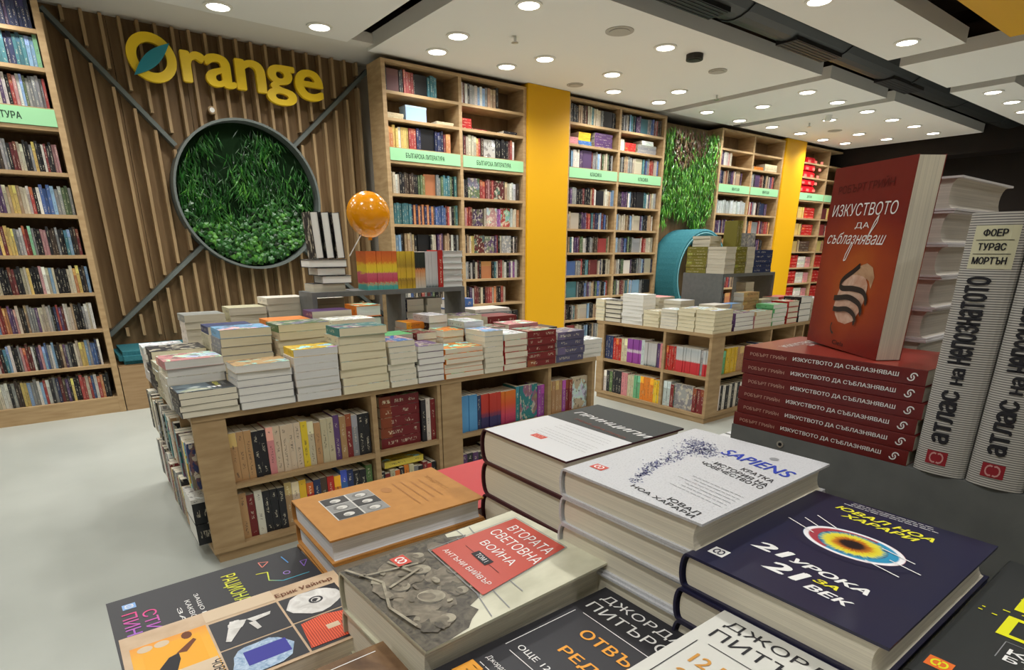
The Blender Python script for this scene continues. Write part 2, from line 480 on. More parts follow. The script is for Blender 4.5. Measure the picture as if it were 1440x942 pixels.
# hanging ceiling boards
def board(x0, y0, x1, y1, z=ZC, mat=CEILM, th=.13):
    return structure(box('ceiling_board', x0, y0, z, x1, y1, z + th, mat))
board(-3.6, 3.93, 2.74, 6.13, ZC - .01)
board(3.03, 3.93, 7.50, 6.30)
board(7.70, 3.93, 9.25, 6.22)
board(9.50, 3.93, 13.15, 6.22)
board(-3.6, 2.55, 7.50, 3.24)
board(7.84, 1.0, 9.28, 3.26)
board(9.60, 2.67, 13.2, 3.33)
board(-3.6, -.9, 2.6, 2.2)
board(9.60, .2, 13.2, 2.4)
board(-3.6, -3.2, 7.5, -1.2)
o = board(2.9, -.9, 7.62, 2.24, ZC, YELLOW)
structure(box('ceiling_soffit', -3.6, 6.16, ZC + .03, 3.03, 6.98, ZC + .12, SOFFIT))
structure(box('ceiling_soffit', 3.03, 6.32, ZC + .03, 13.75, 6.98, ZC + .12, SOFFIT))
structure(box('ceiling_beam', 13.2, -3.2, 2.98, 13.75, 7.0, 3.5, DARKW))
# roof structure seen through the gap
g = empty('roof_truss', (0, 0, 0), 0, 'dark steel roof members in the gap above the ceiling boards', 'truss')
for k in range(14):
    box('cross_bar', -1 + k * 1.05, -3.1, 3.72, -.93 + k * 1.05, 3.2, 3.84, VOID, g)
for y in (1.2, 2.42, 2.48):
    box('long_bar', -3.5, y - .04, 3.62, 13.6, y + .04, 3.72, VOID, g)
# duct
g = empty('air_duct', (5, 3.585, 3.60), 0, 'big round black air duct running between the white ceiling boards', 'duct')
def ring_pts(r, n=28, a0=0): return [(r * math.cos(a0 + 2 * PI * i / n), r * math.sin(a0 + 2 * PI * i / n)) for i in range(n)]
m = MB(); m.prism(ring_pts(.305), -8.5, 8.7, 'x'); m.build('duct_pipe', DUCTM, g)
for i, x in enumerate((-7, -5.2, -3.4, -1.6, .2, 2, 3.8, 5.6, 7.4)):
    m = MB(); m.prism(ring_pts(.316), x, x + .035, 'x'); m.build('duct_collar', DUCTM, g)
for x in (-.9, 1.1, 3.3):
    gr = box('air_outlet', x, -.10, -.322, x + .9, .12, -.28, BLACKP, g)
    for k in range(5): box('vane', x + .02, -.085 + k * .045, -.326, x + .88, -.075 + k * .045, -.30, DUCTM, gr)

# ------------------------------------------------------------------ lamps
def disc(r, z, n=24): return [(r * math.cos(2 * PI * i / n), r * math.sin(2 * PI * i / n), z) for i in range(n)]
def lathe(prof, n=24):
    """prof: list of (r,z) -> quads around z"""
    v, f = [], []
    for r, z in prof: v += disc(r, z, n)
    for j in range(len(prof) - 1):
        for i in range(n):
            k = (i + 1) % n
            f.append((j * n + i, j * n + k, (j + 1) * n + k, (j + 1) * n + i))
    return v, f
_tv, _tf = lathe([(.112, 0), (.112, -.012), (.088, -.014), (.080, -.002)])
TRIM_ME = bpy.data.meshes.new('lamp_trim_ring'); TRIM_ME.from_pydata(_tv, [], _tf); TRIM_ME.materials.append(LAMPTRIM)
DISC_ME = bpy.data.meshes.new('lamp_lens'); DISC_ME.from_pydata(disc(.088, -.010), [], [tuple(reversed(range(24)))]); DISC_ME.materials.append(LAMPM)
SPOT = bpy.data.lights.new('downlight', 'SPOT'); SPOT.energy = LAMP_W * 4; SPOT.color = LAMP_COL; SPOT.spot_size = math.radians(150); SPOT.spot_blend = .9; SPOT.shadow_soft_size = .07
lamps = [(0, 5.93, 'first'), (1.56, 5.93, 0), (2.38, 5.88, 0), (-1.4, 5.9, 0), (3.56, 4.39, 0), (3.50, 5.36, 0), (3.58, 5.87, 0), (4.44, 5.85, 0), (4.59, 5.39, 0), (5.57, 5.36, 0), (6.14, 5.87, 0), (5.29, 4.39, 0),
         (7.04, 5.89, 0), (6.79, 5.37, 0), (8.07, 5.85, 0), (8.98, 5.90, 0), (8.38, 5.17, 0), (9.84, 5.86, 0), (10.74, 5.86, 0), (8.10, 4.40, 0), (8.95, 4.42, 0), (10.02, 5.03, 0), (11.67, 5.92, 0),
         (12.38, 5.85, 0), (9.86, 4.42, 0), (10.78, 4.44, 0), (11.6, 4.43, 0), (11.61, 5.28, 0), (12.51, 5.19, 0), (12.54, 4.47, 0), (7.0, 2.88, 0), (9.96, 2.97, 0), (10.8, 2.98, 0), (11.64, 3.04, 0), (5.34, 2.91, 0),
         (3.6, 2.9, 0), (1.9, 2.9, 0), (.2, 2.9, 0), (1.7, 4.4, 0), (-.1, 4.4, 0), (1.9, 5.2, 0), (.6, 5.2, 0), (-.8, 5.2, 0), (8.2, 1.9, 0), (9.0, 1.9, 0), (1.4, 1.3, 0), (-.6, 1.3, 0), (1.4, -.2, 0), (-.6, -.2, 0), (6.2, 1.0, 0), (4.0, 1.0, 0), (4.0, -2, 0), (1.2, -2, 0), (-2.2, 2.9, 0), (-2.2, .4, 0), (11.2, 1.2, 0)]  # all out of view, added for fill; the bench ones brighten the ceiling there
def lamp_row(y):
    return 0 if y > 5.6 else 1 if y > 4.7 else 2 if y > 3.6 else 3 if y > 2.5 else 4 if y > 1.5 else 5 if y > .5 else 6 if y > -1 else 7
ROWN = ('row beside the bookcases', 'second row from the bookcases', 'row just beyond the duct', 'row just before the duct', 'unseen fifth row', 'unseen sixth row', 'unseen seventh row', 'unseen last row')
for x, y, _ in lamps:
    row = ROWN[lamp_row(y)]
    same = sorted(p[0] for p in lamps if lamp_row(p[1]) == lamp_row(y))
    t = empty('ceiling_downlight', (x, y, ZC - (.01 if x < 2.74 and y > 3.9 else 0)), 0, 'round ceiling downlight, %s from the left, %s' % (nth(same.index(x) + 1), row), 'downlight', 'round downlights in the ceiling boards')
    for nm, me in (('trim_ring', TRIM_ME), ('lens', DISC_ME)):
        link(bpy.data.objects.new(nm, me), t)
    l = bpy.data.objects.new('downlight', SPOT); link(l, t); l.location = (0, 0, -.03)

def flat_disc(name, x, y, z, r, h, mat, label, cat, parts=None):
    t = empty(name, (x, y, z), 0, label, cat)
    m = MB(); m.prism(ring_pts(r, 24), -h, 0, 'z'); m.build('housing', mat, t)
    m = MB(); m.prism(ring_pts(r * .72, 24), -h - .006, -h, 'z'); m.build('face_plate', mat, t)
    return t
flat_disc('ceiling_speaker', 4.60, 4.36, ZC, .13, .006, SPKM, 'round flat ceiling speaker nearest the camera on the big board', 'speaker')
flat_disc('ceiling_speaker', 5.55, 5.95, ZC, .10, .006, SPKM, 'round flat ceiling speaker close to the second bookcase', 'speaker')
flat_disc('ceiling_speaker', 6.40, 4.55, ZC, .10, .012, SPKM, 'shallow round ceiling plate by the duct end of the big board', 'speaker')
flat_disc('ceiling_speaker', 11.0, 5.4, ZC, .11, .006, SPKM, 'round flat ceiling speaker on the farthest board', 'speaker')
flat_disc('smoke_detector', 5.72, 4.36, ZC, .085, .05, DETM, 'black round smoke detector on the big ceiling board', 'detector')
flat_disc('camera_dome', 9.62 + .1, 4.9, ZC, .05, .07, WHITEP, 'small white dome sensor on the farthest ceiling board', 'sensor')
for x, y, lb in ((3.93, 5.05, 'small sprinkler head on the big ceiling board'), (7.35, 5.2, 'small sprinkler head near the first gap between boards'), (9.75 + .3, 5.35, 'small sprinkler head on the farthest ceiling board'), (5.9, 1.9, 'small sprinkler head on the yellow ceiling board')):
    t = empty('sprinkler', (x, y, ZC), 0, lb, 'sprinkler')
    m = MB(); m.prism(ring_pts(.012, 8), -.05, 0, 'z'); m.build('stem', STEEL, t)
    m = MB(); m.prism(ring_pts(.032, 12), -.056, -.05, 'z'); m.build('deflector', STEEL, t)

# ------------------------------------------------------------------ slatted wall
sw = empty('slatted_wall', (.4, YW, 0), 0, 'wall of dark wooden boards with thin upright oak slats behind the round garden', 'wall panelling')
def sw_box(name, x0, y0, z0, x1, y1, z1, mat, bevel=0): return box(name, x0 - .4, y0 - YW, z0, x1 - .4, y1 - YW, z1, mat, sw, bevel)
for i in range(5):
    x0 = .30 + i * .57
    sw_box('board', x0, YW, 0, x0 + .566, YW + .03, 3.31, WALNUT)
RC = (1.84, 1.905, .70)     # ring centre x, z and radius
SD = .085                   # slat depth
def bar_line(x, z, bars):
    """distance from point to nearest diagonal bar"""
    best = 9
    for (xa, za, xb, zb) in bars:
        dx, dz = xb - xa, zb - za; L = math.hypot(dx, dz)
        t = ((x - xa) * dx + (z - za) * dz) / L / L
        if -.02 <= t <= 1.02: best = min(best, abs((x - xa) * dz - (z - za) * dx) / L)
    return best
bars = [(.42, 3.26, RC[0] - .60, RC[1] + .42), (.40, .62, RC[0] - .50, RC[1] - .47), (3.27, 3.26, RC[0] + .50, RC[1] + .50), (3.27, .62, RC[0] + .50, RC[1] - .50)]
for i in range(21):
    x = .402 + i * .1355
    segs, z, cur = [], .60, None
    while z <= 3.30:
        ok = bar_line(x, z, bars) > .045 and math.hypot(x - RC[0], z - RC[1]) > RC[2] - .01
        if ok and cur is None: cur = z
        if (not ok or z > 3.29) and cur is not None:
            if z - cur > .06: segs.append((cur, z))
            cur = None
        z += .01
    for a, b in segs:
        sw_box('slat', x, YW - SD, a, x + .026, YW, b, SLAT)
for xa, za, xb, zb in bars:
    dx, dz = xb - xa, zb - za; L = math.hypot(dx, dz); nx, nz = -dz / L * .018, dx / L * .018
    m = MB(); m.prism([(xa - nx - .4, za - nz), (xb - nx - .4, zb - nz), (xb + nx - .4, zb + nz), (xa + nx - .4, za + nz)], -SD - .012, 0, 'y')
    o = m.build('diagonal_bar', RINGM, sw); bm = bmesh.new(); bm.from_mesh(o.data); bmesh.ops.recalc_face_normals(bm, faces=bm.faces); bm.to_mesh(o.data); bm.free()

# leaves
LEAF = []
def leaf_mat(name, c1, c2, c3):
    m, nt, b = new_mat(name, .38, .5)
    at = N(nt, 'ShaderNodeAttribute', attribute_name='Col')
    nt.links.new(ramp(nt, at.outputs['Fac'], [(0, c1), (.6, c2), (1, c3)]), b.inputs['Base Color'])
    return m
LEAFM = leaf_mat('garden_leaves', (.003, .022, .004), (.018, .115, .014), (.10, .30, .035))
LEAFM2 = leaf_mat('hanging_leaves', (.012, .07, .008), (.055, .24, .015), (.20, .46, .05))
LEAFR = leaf_mat('russet_leaves', (.05, .02, .015), (.12, .06, .03), (.18, .14, .05))
def leaves(name, pts, mat, parent):
    """pts: (x,y,z,length,width,down direction dx,dz,out,shade) -> bent pointed leaves"""
    v, f, c = [], [], []
    for (x, y, z, L, w, dx, dz, out, sh) in pts:
        n = len(v); px, pz = -dz, dx
        v += [(x, y, z), (x + dx * L * .45 + px * w, y - out * .6, z + dz * L * .45 + pz * w), (x + dx * L * .5, y - out, z + dz * L * .5),
              (x + dx * L * .45 - px * w, y - out * .6, z + dz * L * .45 - pz * w), (x + dx * L, y - out * .5, z + dz * L)]
        f += [(n, n + 1, n + 2), (n, n + 2, n + 3), (n + 1, n + 4, n + 2), (n + 2, n + 4, n + 3)]
        c += [sh] * 12
    o = mesh_obj(name, v, f, mat, parent)
    a = o.data.color_attributes.new('Col', 'FLOAT_COLOR', 'CORNER'); a.data.foreach_set('color', [q for s in c for q in (s, s, s, 1)])
    o['kind'] = 'stuff'
    return o
gd = empty('round_garden', (RC[0], YW - .03, RC[1]), 0, 'round green plant picture in a grey ring on the slatted wall', 'plant wall')
n = 72; v = []; f = []
prof = [(RC[2], .03), (RC[2], -.17), (RC[2] - .022, -.17), (RC[2] - .022, .03)]
for (r, y) in prof: v += [(r * math.cos(2 * PI * i / n), y, r * math.sin(2 * PI * i / n)) for i in range(n)]
for j in range(4):
    for i in range(n):
        k = (i + 1) % n; j2 = (j + 1) % 4
        f.append((j * n + i, j * n + k, j2 * n + k, j2 * n + i))
mesh_obj('ring_frame', v, f, RINGM, gd, smooth=False)
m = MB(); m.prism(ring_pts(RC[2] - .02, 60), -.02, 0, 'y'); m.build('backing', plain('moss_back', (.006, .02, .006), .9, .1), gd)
pts = []
r2 = random.Random(3)
for i in range(4600):
    a = r2.uniform(0, 2 * PI); r = math.sqrt(r2.random()) * (RC[2] - .05)
    x, z = r * math.cos(a), r * math.sin(a)
    if z > -.20 + .10 * math.sin(x * 6) + r2.gauss(0, .07):
        L, w = r2.uniform(.08, .16), r2.uniform(.0045, .009); ang = r2.gauss(-PI / 2, .45)
        den = .5 + .5 * math.sin(x * 9 + math.sin(z * 7))
        if r2.random() > den * .75 + (.25 if z < .25 else .02): continue
    else:
        L, w = r2.uniform(.05, .09), r2.uniform(.018, .030); ang = r2.gauss(-PI / 2, 1.0)
    if math.hypot(x + math.cos(ang) * L, z + math.sin(ang) * L) > RC[2] - .03: continue
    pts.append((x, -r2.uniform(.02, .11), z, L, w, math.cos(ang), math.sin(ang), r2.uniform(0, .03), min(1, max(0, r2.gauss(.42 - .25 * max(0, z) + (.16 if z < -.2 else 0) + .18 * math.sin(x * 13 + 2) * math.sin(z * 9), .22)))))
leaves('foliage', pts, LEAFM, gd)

# sign: raised letters
def ring_outline(cx, cz, ro_x, ro_z, ri_x, ri_z, y0, y1, n=48):
    v, f = [], []
    for (rx, rz, y) in ((ro_x, ro_z, y0), (ro_x, ro_z, y1), (ri_x, ri_z, y1), (ri_x, ri_z, y0)):
        v += [(cx + rx * math.cos(2 * PI * i / n), y, cz + rz * math.sin(2 * PI * i / n)) for i in range(n)]
    for j in range(4):
        for i in range(n):
            k = (i + 1) % n; j2 = (j + 1) % 4
            f.append((j * n + i, j * n + k, j2 * n + k, j2 * n + i))
    return v, f
sg = empty('wall_sign', (.958, YW - .17, 2.80), 0, 'yellow raised lettering sign with a teal leaf across its first letter', 'sign')
v, f = ring_outline(.192, .207, .195, .192, .118, .118, 0, .045)
mesh_obj('letter', v, f, SIGNY, sg)
m = MB()
lf = []
for i in range(13):
    t = i / 12; lf.append((t, .052 * math.sin(PI * t)))
A, B = Vector((.028, .045)), Vector((.345, .335)); D = (B - A); Nn = Vector((-D.y, D.x)).normalized()
out = [A + D * t - Nn * h for t, h in lf] + [A + D * t + Nn * h for t, h in reversed(lf[1:-1])]
m.prism([(p.x, p.y) for p in out], -.028, -.004, 'y')
o = m.build('leaf_emblem', TEALM, sg); bm = bmesh.new(); bm.from_mesh(o.data); bmesh.ops.recalc_face_normals(bm, faces=bm.faces); bm.to_mesh(o.data); bm.free()
def letter3d(ch, x0, x1, z0, z1, parent, mat, bold=.045, depth=.045):
    cu = bpy.data.curves.new('letter', 'FONT'); cu.body = ch; cu.extrude = .05; cu.resolution_u = 6
    o = bpy.data.objects.new('letter', cu); me = bpy.data.meshes.new_from_object(o); bpy.data.objects.remove(o)
    xs = [p.co.x for p in me.vertices]; ys = [p.co.y for p in me.vertices]
    a, b, c, d = min(xs), max(xs), min(ys), max(ys)
    for p in me.vertices:
        u, w, e = (p.co.x - a) / (b - a), (p.co.y - c) / (d - c), p.co.z
        p.co = (x0 + u * (x1 - x0), depth if e < 0 else 0.0, z0 + w * (z1 - z0))
    vs = [p.co.copy() for p in me.vertices]; fs = [tuple(p.vertices) for p in me.polygons]; V, F_ = [], []
    for ki, (dx, dz) in enumerate(((-1, 0), (1, 0), (0, -.8), (0, .8), (-.7, .6), (.7, .6), (-.7, -.6), (.7, -.6))):
        n = len(V); e_ = .016
        for p in vs: V.append((p.x + dx * e_, p.y - .0005 * ki, p.z + dz * e_ * .7))
        F_ += [tuple(n + i for i in q) for q in fs]
    me = bpy.data.meshes.new('letter'); me.from_pydata([tuple(q) for q in V], [], F_)
    me.materials.clear(); me.materials.append(mat)
    return link(bpy.data.objects.new('letter', me), parent)
for ch, a, b, c, d in (('r', .437, .620, .065, .305), ('a', .633, .868, .058, .315), ('n', .902, 1.148, .065, .315), ('g', 1.176, 1.440, -.02, .318), ('e', 1.465, 1.725, .058, .320)):
    letter3d(ch, a, b, c, d, sg, SIGNY)
for x in (.2, .47, .73, .94, 1.26, 1.58):
    m = MB(); m.prism(ring_pts(.012, 8), .03, .13, 'y'); o = m.build('standoff', STEEL, sg); o.location = (x, 0, .2)
t = empty('wall_spotlight', (1.60, YW - .05, 2.66), 0, 'small round fitting under the sign on the slatted wall', 'fitting')
m = MB(); m.prism(ring_pts(.035, 16), -.06, 0, 'y'); m.build('housing', SLAT, t)
m = MB(); m.prism(ring_pts(.022, 16), -.064, -.06, 'y'); m.build('glass', WHITEP, t)

# bench along the slatted wall
t = empty('wall_bench', (1.8, YA + .3, 0), 0, 'low wooden bench box at the foot of the slatted wall', 'bench')
box('front_board', -1.42, -.295, 0, 1.30, -.27, .40, BENCHW, t)
box('seat_board', -1.42, -.27, .38, 1.30, .60, .41, BENCHW, t)
t = empty('seat_cushion', (1.74, YA + .28, .411), 0, 'long teal padded cushion lying on the low wooden bench', 'cushion')
box('pad', -1.34, -.27, 0, 1.24, .33, .115, TEALFAB, t, bevel=.035)
m = MB(); m.prism(ring_pts(.008, 8), .115, .119, 'z')
for k in range(5):
    o = m.build('button', TEALFAB, t) if k == 0 else link(bpy.data.objects.new('button', o.data), t)
    o.location = (-1.05 + k * .55, 0, -.001)

# ------------------------------------------------------------------ bookcases
LV = [.142, .435, .745, 1.05, 1.354, 1.664, 1.976]
UP = [2.43, 2.705, 2.955]
def bookcase(x0, x1, label, signs, nbay=2, depth=.33):
    t = empty('bookcase', (x0, YA, 0), 0, label, 'bookcase')
    w = x1 - x0
    def b(name, a, y0, z0, c, y1, z1, mat=OAK, par=t): return box(name, a, y0, z0, c, y1, z1, mat, par)
    b('side_panel', 0, 0, 0, .045, depth, 3.235, OAK_V); b('side_panel', w - .045, 0, 0, w, depth, 3.235, OAK_V)
    b('top_panel', .045, 0, 3.205, w - .045, depth, 3.235)
    b('back_panel', .045, depth - .012, 0, w - .045, depth, 3.205, OAK_BACK)
    b('plinth', .045, .004, 0, w - .045, .03, LV[0] - .028)
    bw = (w - .09 - .04 * (nbay - 1)) / nbay
    bays = []
    for k in range(nbay):
        a = .045 + k * (bw + .04); c = a + bw
        bays.append((x0 + a, x0 + c))
        if k: b('divider', a - .04, .002, LV[0] - .028, a, depth - .012, 3.205, OAK_V)
        for z in LV: b('shelf', a, .003, z - .028, c, depth - .012, z)
        for z in UP[1:] + [2.30]: b('shelf', a, .003, z - .028, c, depth - .012, z)
        b('shelf', a, .003, 2.402, c, depth - .012, 2.43)
        s = b('header_board', a, -.004, 2.302, c, .016, 2.402 + .02, GREENL)
        if signs[k]:
            tx, f0, f1 = signs[k]
            text('lettering', tx, lambda u, v: (a + bw * (f0 + (f1 - f0) * u), -.0055, 2.335 + .05 * v), INK, s, bold=.02)
    return t, bays
CA, bA = bookcase(-1.64, .372, 'tall oak bookcase at the near end of the slatted wall, full of mixed paperbacks', [('ЛИТЕРАТУРА', .3, .7), ('БЪЛГАРСКА ЛИТЕРАТУРА', .08, .775)])
CB, bB = bookcase(3.135, 5.035, 'tall oak bookcase between the slatted wall and the first yellow panel', [('БЪЛГАРСКА ЛИТЕРАТУРА', .21, .76), ('БЪЛГАРСКА ЛИТЕРАТУРА', .21, .78)])
CC, bC = bookcase(5.72, 7.68, 'tall oak bookcase between the first yellow panel and the plant wall', [('КЛАСИКА', .42, .66), ('КЛАСИКА', .44, .68)])
CD, bD = bookcase(9.07, 11.0, 'tall oak bookcase between the plant wall and the second yellow panel', [('ФЕНТЪЗИ', .42, .66), ('ФЕНТЪЗИ', .42, .66)])
CE, bE = bookcase(11.69, 13.7, 'tall oak bookcase with red packages in the far corner', [('ДЕТСКИ', .3, .5), None])
structure(box('trim_1', 5.037, YA - .03, 0, 5.718, YB + .3, ZC - .004, YELLOW))
structure(box('trim_2', 11.002, YA - .03, 0, 11.688, YB + .3, ZC - .004, YELLOW))

# plant wall between bookcases, with the round teal seat
t = empty('hanging_garden', (8.375, YA + .12, 1.3), 0, 'upright panel of hanging green plants between two tall bookcases', 'plant wall')
box('backing', -.69, .05, -1.3, .69, .09, 1.9, WALNUT, t)
pts, pr = [], []
for i in range(3300):
    x = r2.uniform(-.66, .66); top = 1.85; low = .72 - .35 * math.exp(-((x - .25) / .22) ** 2) - .25 * math.exp(-((x + .55) / .2) ** 2) + .1 * math.sin(x * 11)
    z = r2.uniform(low, top)
    L, w = r2.uniform(.07, .16), r2.uniform(.006, .014); ang = r2.gauss(-PI / 2, .35)
    q = (x, -r2.uniform(-.03, .13), z, L, w, math.cos(ang), math.sin(ang), r2.uniform(0, .03), min(1, max(0, r2.gauss(.5, .28))))
    (pr if z > 1.45 + .1 * math.sin(x * 7) and -.45 < x < .35 and r2.random() < .8 else pts).append(q)
leaves('foliage', pts, LEAFM2, t)
leaves('russet_foliage', pr, LEAFR, t)
t = empty('nook_armchair', (8.372, 5.87, 1.012), 0, 'teal upholstered round tube seat standing below the hanging plants', 'armchair')
n = 48; v = []; f = []
for (r, y) in ((.688, .52), (.688, .03), (.66, 0), (.60, 0), (.57, .03), (.57, .52)):
    v += [(r * math.cos(2 * PI * i / n), y, r * math.sin(2 * PI * i / n)) for i in range(n)]
for j in range(6):
    for i in range(n):
        k = (i + 1) % n; j2 = (j + 1) % 6
        f.append((j * n + i, j * n + k, j2 * n + k, j2 * n + i))
mesh_obj('tube_shell', v, f, TEALFAB, t, smooth=False)
n = 48; v = []; f = []
for i in range(n):
    a = 2 * PI * i / n
    for b in range(6):
        q = 2 * PI * b / 6; v.append(((.63 + .008 * math.cos(q)) * math.cos(a), -.004 + .006 * math.sin(q), (.63 + .008 * math.cos(q)) * math.sin(a)))
for i in range(n):
    for b in range(6): f.append((i * 6 + b, ((i + 1) % n) * 6 + b, ((i + 1) % n) * 6 + (b + 1) % 6, i * 6 + (b + 1) % 6))
mesh_obj('piping', v, f, plain('piping_light', (.18, .42, .46), .6), t)
box('seat_pad', -.42, .04, -.50, .42, .50, -.36, TEALFAB, t, bevel=.03)
box('base_block', -.38, .08, -1.012, .38, .50, -.60, BENCHW, t)
# ================================================================== books in the wall bookcases
FAR = Far()
SHELF_N = [0]
def shelf_row(x0, x1, z, spec, gap, where, single=True, y=None, depth=.135, fill_to=None):
    """upright books, spines to the room. spec letters: colours; capital = book turned face out; '|' = small gap; '_' = stack lying"""
    y = YA + .035 if y is None else y
    x = x0; i = 0
    total = sum(1.0 if ch.islower() else (5.2 if ch.isupper() else .6) for ch in spec)
    avail = (x1 - x0) * (fill_to or .985)
    unit = avail / total
    for ch in spec:
        if ch in '| ':
            x += .6 * unit; continue
        face = ch.isupper(); c = PAL[ch.lower()]
        t = unit * (5.2 if face else 1.0) * (1 if face else rnd.uniform(.82, 1.16))
        h = min(gap - .02, rnd.choice((.192, .198, .205, .205, .213, .22)))
        if x + t > x1 + .003: break
        yy = y + rnd.uniform(0, .02)
        i += 1
        col = jit(c, .25)
        lum = .3 * col[0] + .59 * col[1] + .11 * col[2]
        col = tuple((lum + (q - lum) * .72) * .80 for q in col[:3]) + (1.0,)  # shelf shade is put into the wall books' colours, duller and darker
        if single:
            SHELF_N[0] += 1
            if face:
                M = basis((1, 0, 0), (0, 0, 1), (0, -1, 0), (x, yy + .03, z), (t - .004, h, .022))
            else:
                lean = rnd.uniform(-.012, .012)
                M = basis((0, 1, 0), (0, 0, 1), (1, 0, 0), (x, yy, z), (depth, h, t - .0012))
            nm = CNAME[ch.lower()]
            lab = ('%s book cover out, %s on %s' if face else '%s spined book, %s on %s') % (nm, nth(i), where)
            put_book('shelved_book', M, col, lab, 'books on the wall shelves', parts=False)
        else:
            if face: FAR.add((x, yy + .03, z), (1, 0, 0), (0, 0, 1), (0, -1, 0), t - .004, h, .022, col)
            else: FAR.add((x, yy, z), (0, 1, 0), (0, 0, 1), (1, 0, 0), depth, h, t - .0012, col)
        x += t
    return x

LETT = 'wckkngrmoysdvtlbe'
def rspec(n, pal='wcckkkngmrsdvtlbegy', faces=1):
    out = ''
    while len(out) < n:
        ch = rnd.choice(pal); out += ch * rnd.choice((1, 1, 1, 2, 3))
    out = out[:n]
    for _ in range(faces):
        k = rnd.randrange(2, n - 4); out = out[:k] + out[k].upper() + out[k + 4:]
    return out
SHN = {0: 'bottom shelf', 1: 'second shelf up', 2: 'third shelf up', 3: 'fourth shelf up', 4: 'fifth shelf up', 5: 'sixth shelf up', 6: 'shelf under green label', 7: 'shelf above green label', 8: 'second shelf above label', 9: 'top shelf'}
# bookcase A: nearest; right-hand bay, the part in view
A_ROWS = ['gggccwwkgddyylggwlrwkgnmdvkykkrrcrbwrokk', 'kccwmktlwkkgprmmwkvplbgwlkdsvgkkccyylgbbnw', 'gcrlrroovvpcdksgggvcccwgknrvmwccskkkgwcw', 'yccckkkmmkkccykkkpwclckkkkccoykdlg', 'kggvymyyyggwrrqgkkppkddgkktlkdm', 'vvcvvcsyysccwrkwbbblggeeg', 'kekkdggkmmcckkgykkwmkkpp', 'kwvcvwkrpwlegggggr', 'ntttnntttllq', 'nnnnvnnnnn']
for k, z in enumerate(LV + UP):
    xv = -.519 + .2157 * z - .06
    shelf_row(xv, .322, z, A_ROWS[k], .25, '%s, nearest wall bookcase' % SHN[k])
    shelf_row(bA[1][0] + .002, xv - .01, z, rspec(26)[:int((xv - bA[1][0]) / .024) or 1] or 'k', .25, '', False) if xv - bA[1][0] > .1 else None
    shelf_row(bA[0][0] + .002, bA[0][1], z, rspec(36), .25, '', False)
# bookcase B
BL = {9: ('kMkkrrrrkKtttt', .72), 8: None, 7: ('ooyywyyyrrrnnKnnnnmoo', .96), 6: ('wcwckkddddkkeehOggetttekf', .96), 5: ('ttttttttnonononononbbbbbmrwkef', .985), 4: ('wllk|sscsk|Kkcc|vpv|ssdwk|g', .97), 3: ('kkwrkmgkkoyegkwckkdmkrg', .97), 2: ('kmsgwbkckrgmnekkdcpokmkg', .97), 1: ('kkdgwrmckkndgcwrsmvkgkod', .97), 0: ('nkkgcdrkmwvkgnkdkrckmgkk', .97)}
BR = {9: ('wmwkggwlwlgsssk', .62), 8: None, 7: ('kmccccordWkkkkkmrw', .9), 6: ('wkkErrmpmrMscwiid', .97), 5: ('pprrmV|cPuuRicco', .97), 4: ('cdscyyMVvrkcGkwkd', .97), 3: ('igkwkcmkOktwmrcwkvwuwd', .97), 2: ('kkvwmmdckmrrcodkrc', .72), 1: ('gkwmrkdcgnkvrgkmcdkk', .95), 0: ('kdgkmrnvkkcgwkdrgkmk', .95)}
for k, z in enumerate(LV + UP):
    for bay, rows, nm in ((bB[0], BL, 'first bay'), (bB[1], BR, 'second bay')):
        if rows[k] is None: continue
        sp, ft = rows[k]
        single = k in (4, 5, 6, 7) and nm == 'second bay'
        shelf_row(bay[0] + .004, bay[1], z, sp, .25, '%s, %s, bookcase by yellow' % (SHN[k], nm), single, fill_to=ft)
# a few flat lying things on the second shelf from the top
def lie(x, w, z, t, n, c, d=.17, y=None):
    for k in range(n):
        FAR.add((x + w + rnd.uniform(-.006, .006), (YA + .05 if y is None else y), z + k * t), (0, 1, 0), (-1, 0, 0), (0, 0, 1), d, w, t * .95, jit(PAL[c]))
z = UP[1]
lie(bB[0][0] + .02, .19, z, .03, 2, 'c'); lie(bB[0][0] + .62, .22, z, .02, 2, 'c'); lie(bB[1][0] + .01, .15, z, .028, 4, 'r'); lie(bB[1][0] + .18, .2, z, .02, 1, 'm'); lie(bB[1][0] + .62, .2, z, .02, 2, 'k')
t = tag(empty('gift_box', (bB[0][0] + .24, YA + .05, z)), 'light blue flat box on the second shelf from top of bookcase by yellow panel', 'box')
box('box_body', 0, 0, 0, .25, .14, .13, plain('pale_blue_card', (.34, .50, .72), .5), t); box('box_lid', -.003, -.003, .13, .253, .143, .15, plain('pale_blue_lid', (.42, .58, .8), .5), t)
# bookcase C
for k, z in enumerate(LV + UP):
    for b_ in (0, 1):
        a, c = bC[b_]
        if k == 8:
            continue
        shelf_row(a + .004, c, z, rspec(27, 'wcckkkngmrsdvtlbeg', 2 if k < 4 else 1), .25, '', False, fill_to=rnd.choice((.93, .97, .985)))
z = UP[1]
lie(bC[0][0] + .02, .17, z, .03, 3, 'p'); lie(bC[0][0] + .2, .24, z, .03, 2, 'b'); lie(bC[0][0] + .2, .22, z + .06, .025, 4, 'y'); lie(bC[0][0] + .5, .34, z, .03, 6, 'v')
lie(bC[1][0] + .01, .12, z, .03, 5, 'w'); lie(bC[1][0] + .15, .22, z, .03, 4, 'r'); lie(bC[1][0] + .42, .4, z, .03, 4, 'g'); lie(bC[1][0] + .5, .25, z + .12, .028, 2, 'i')
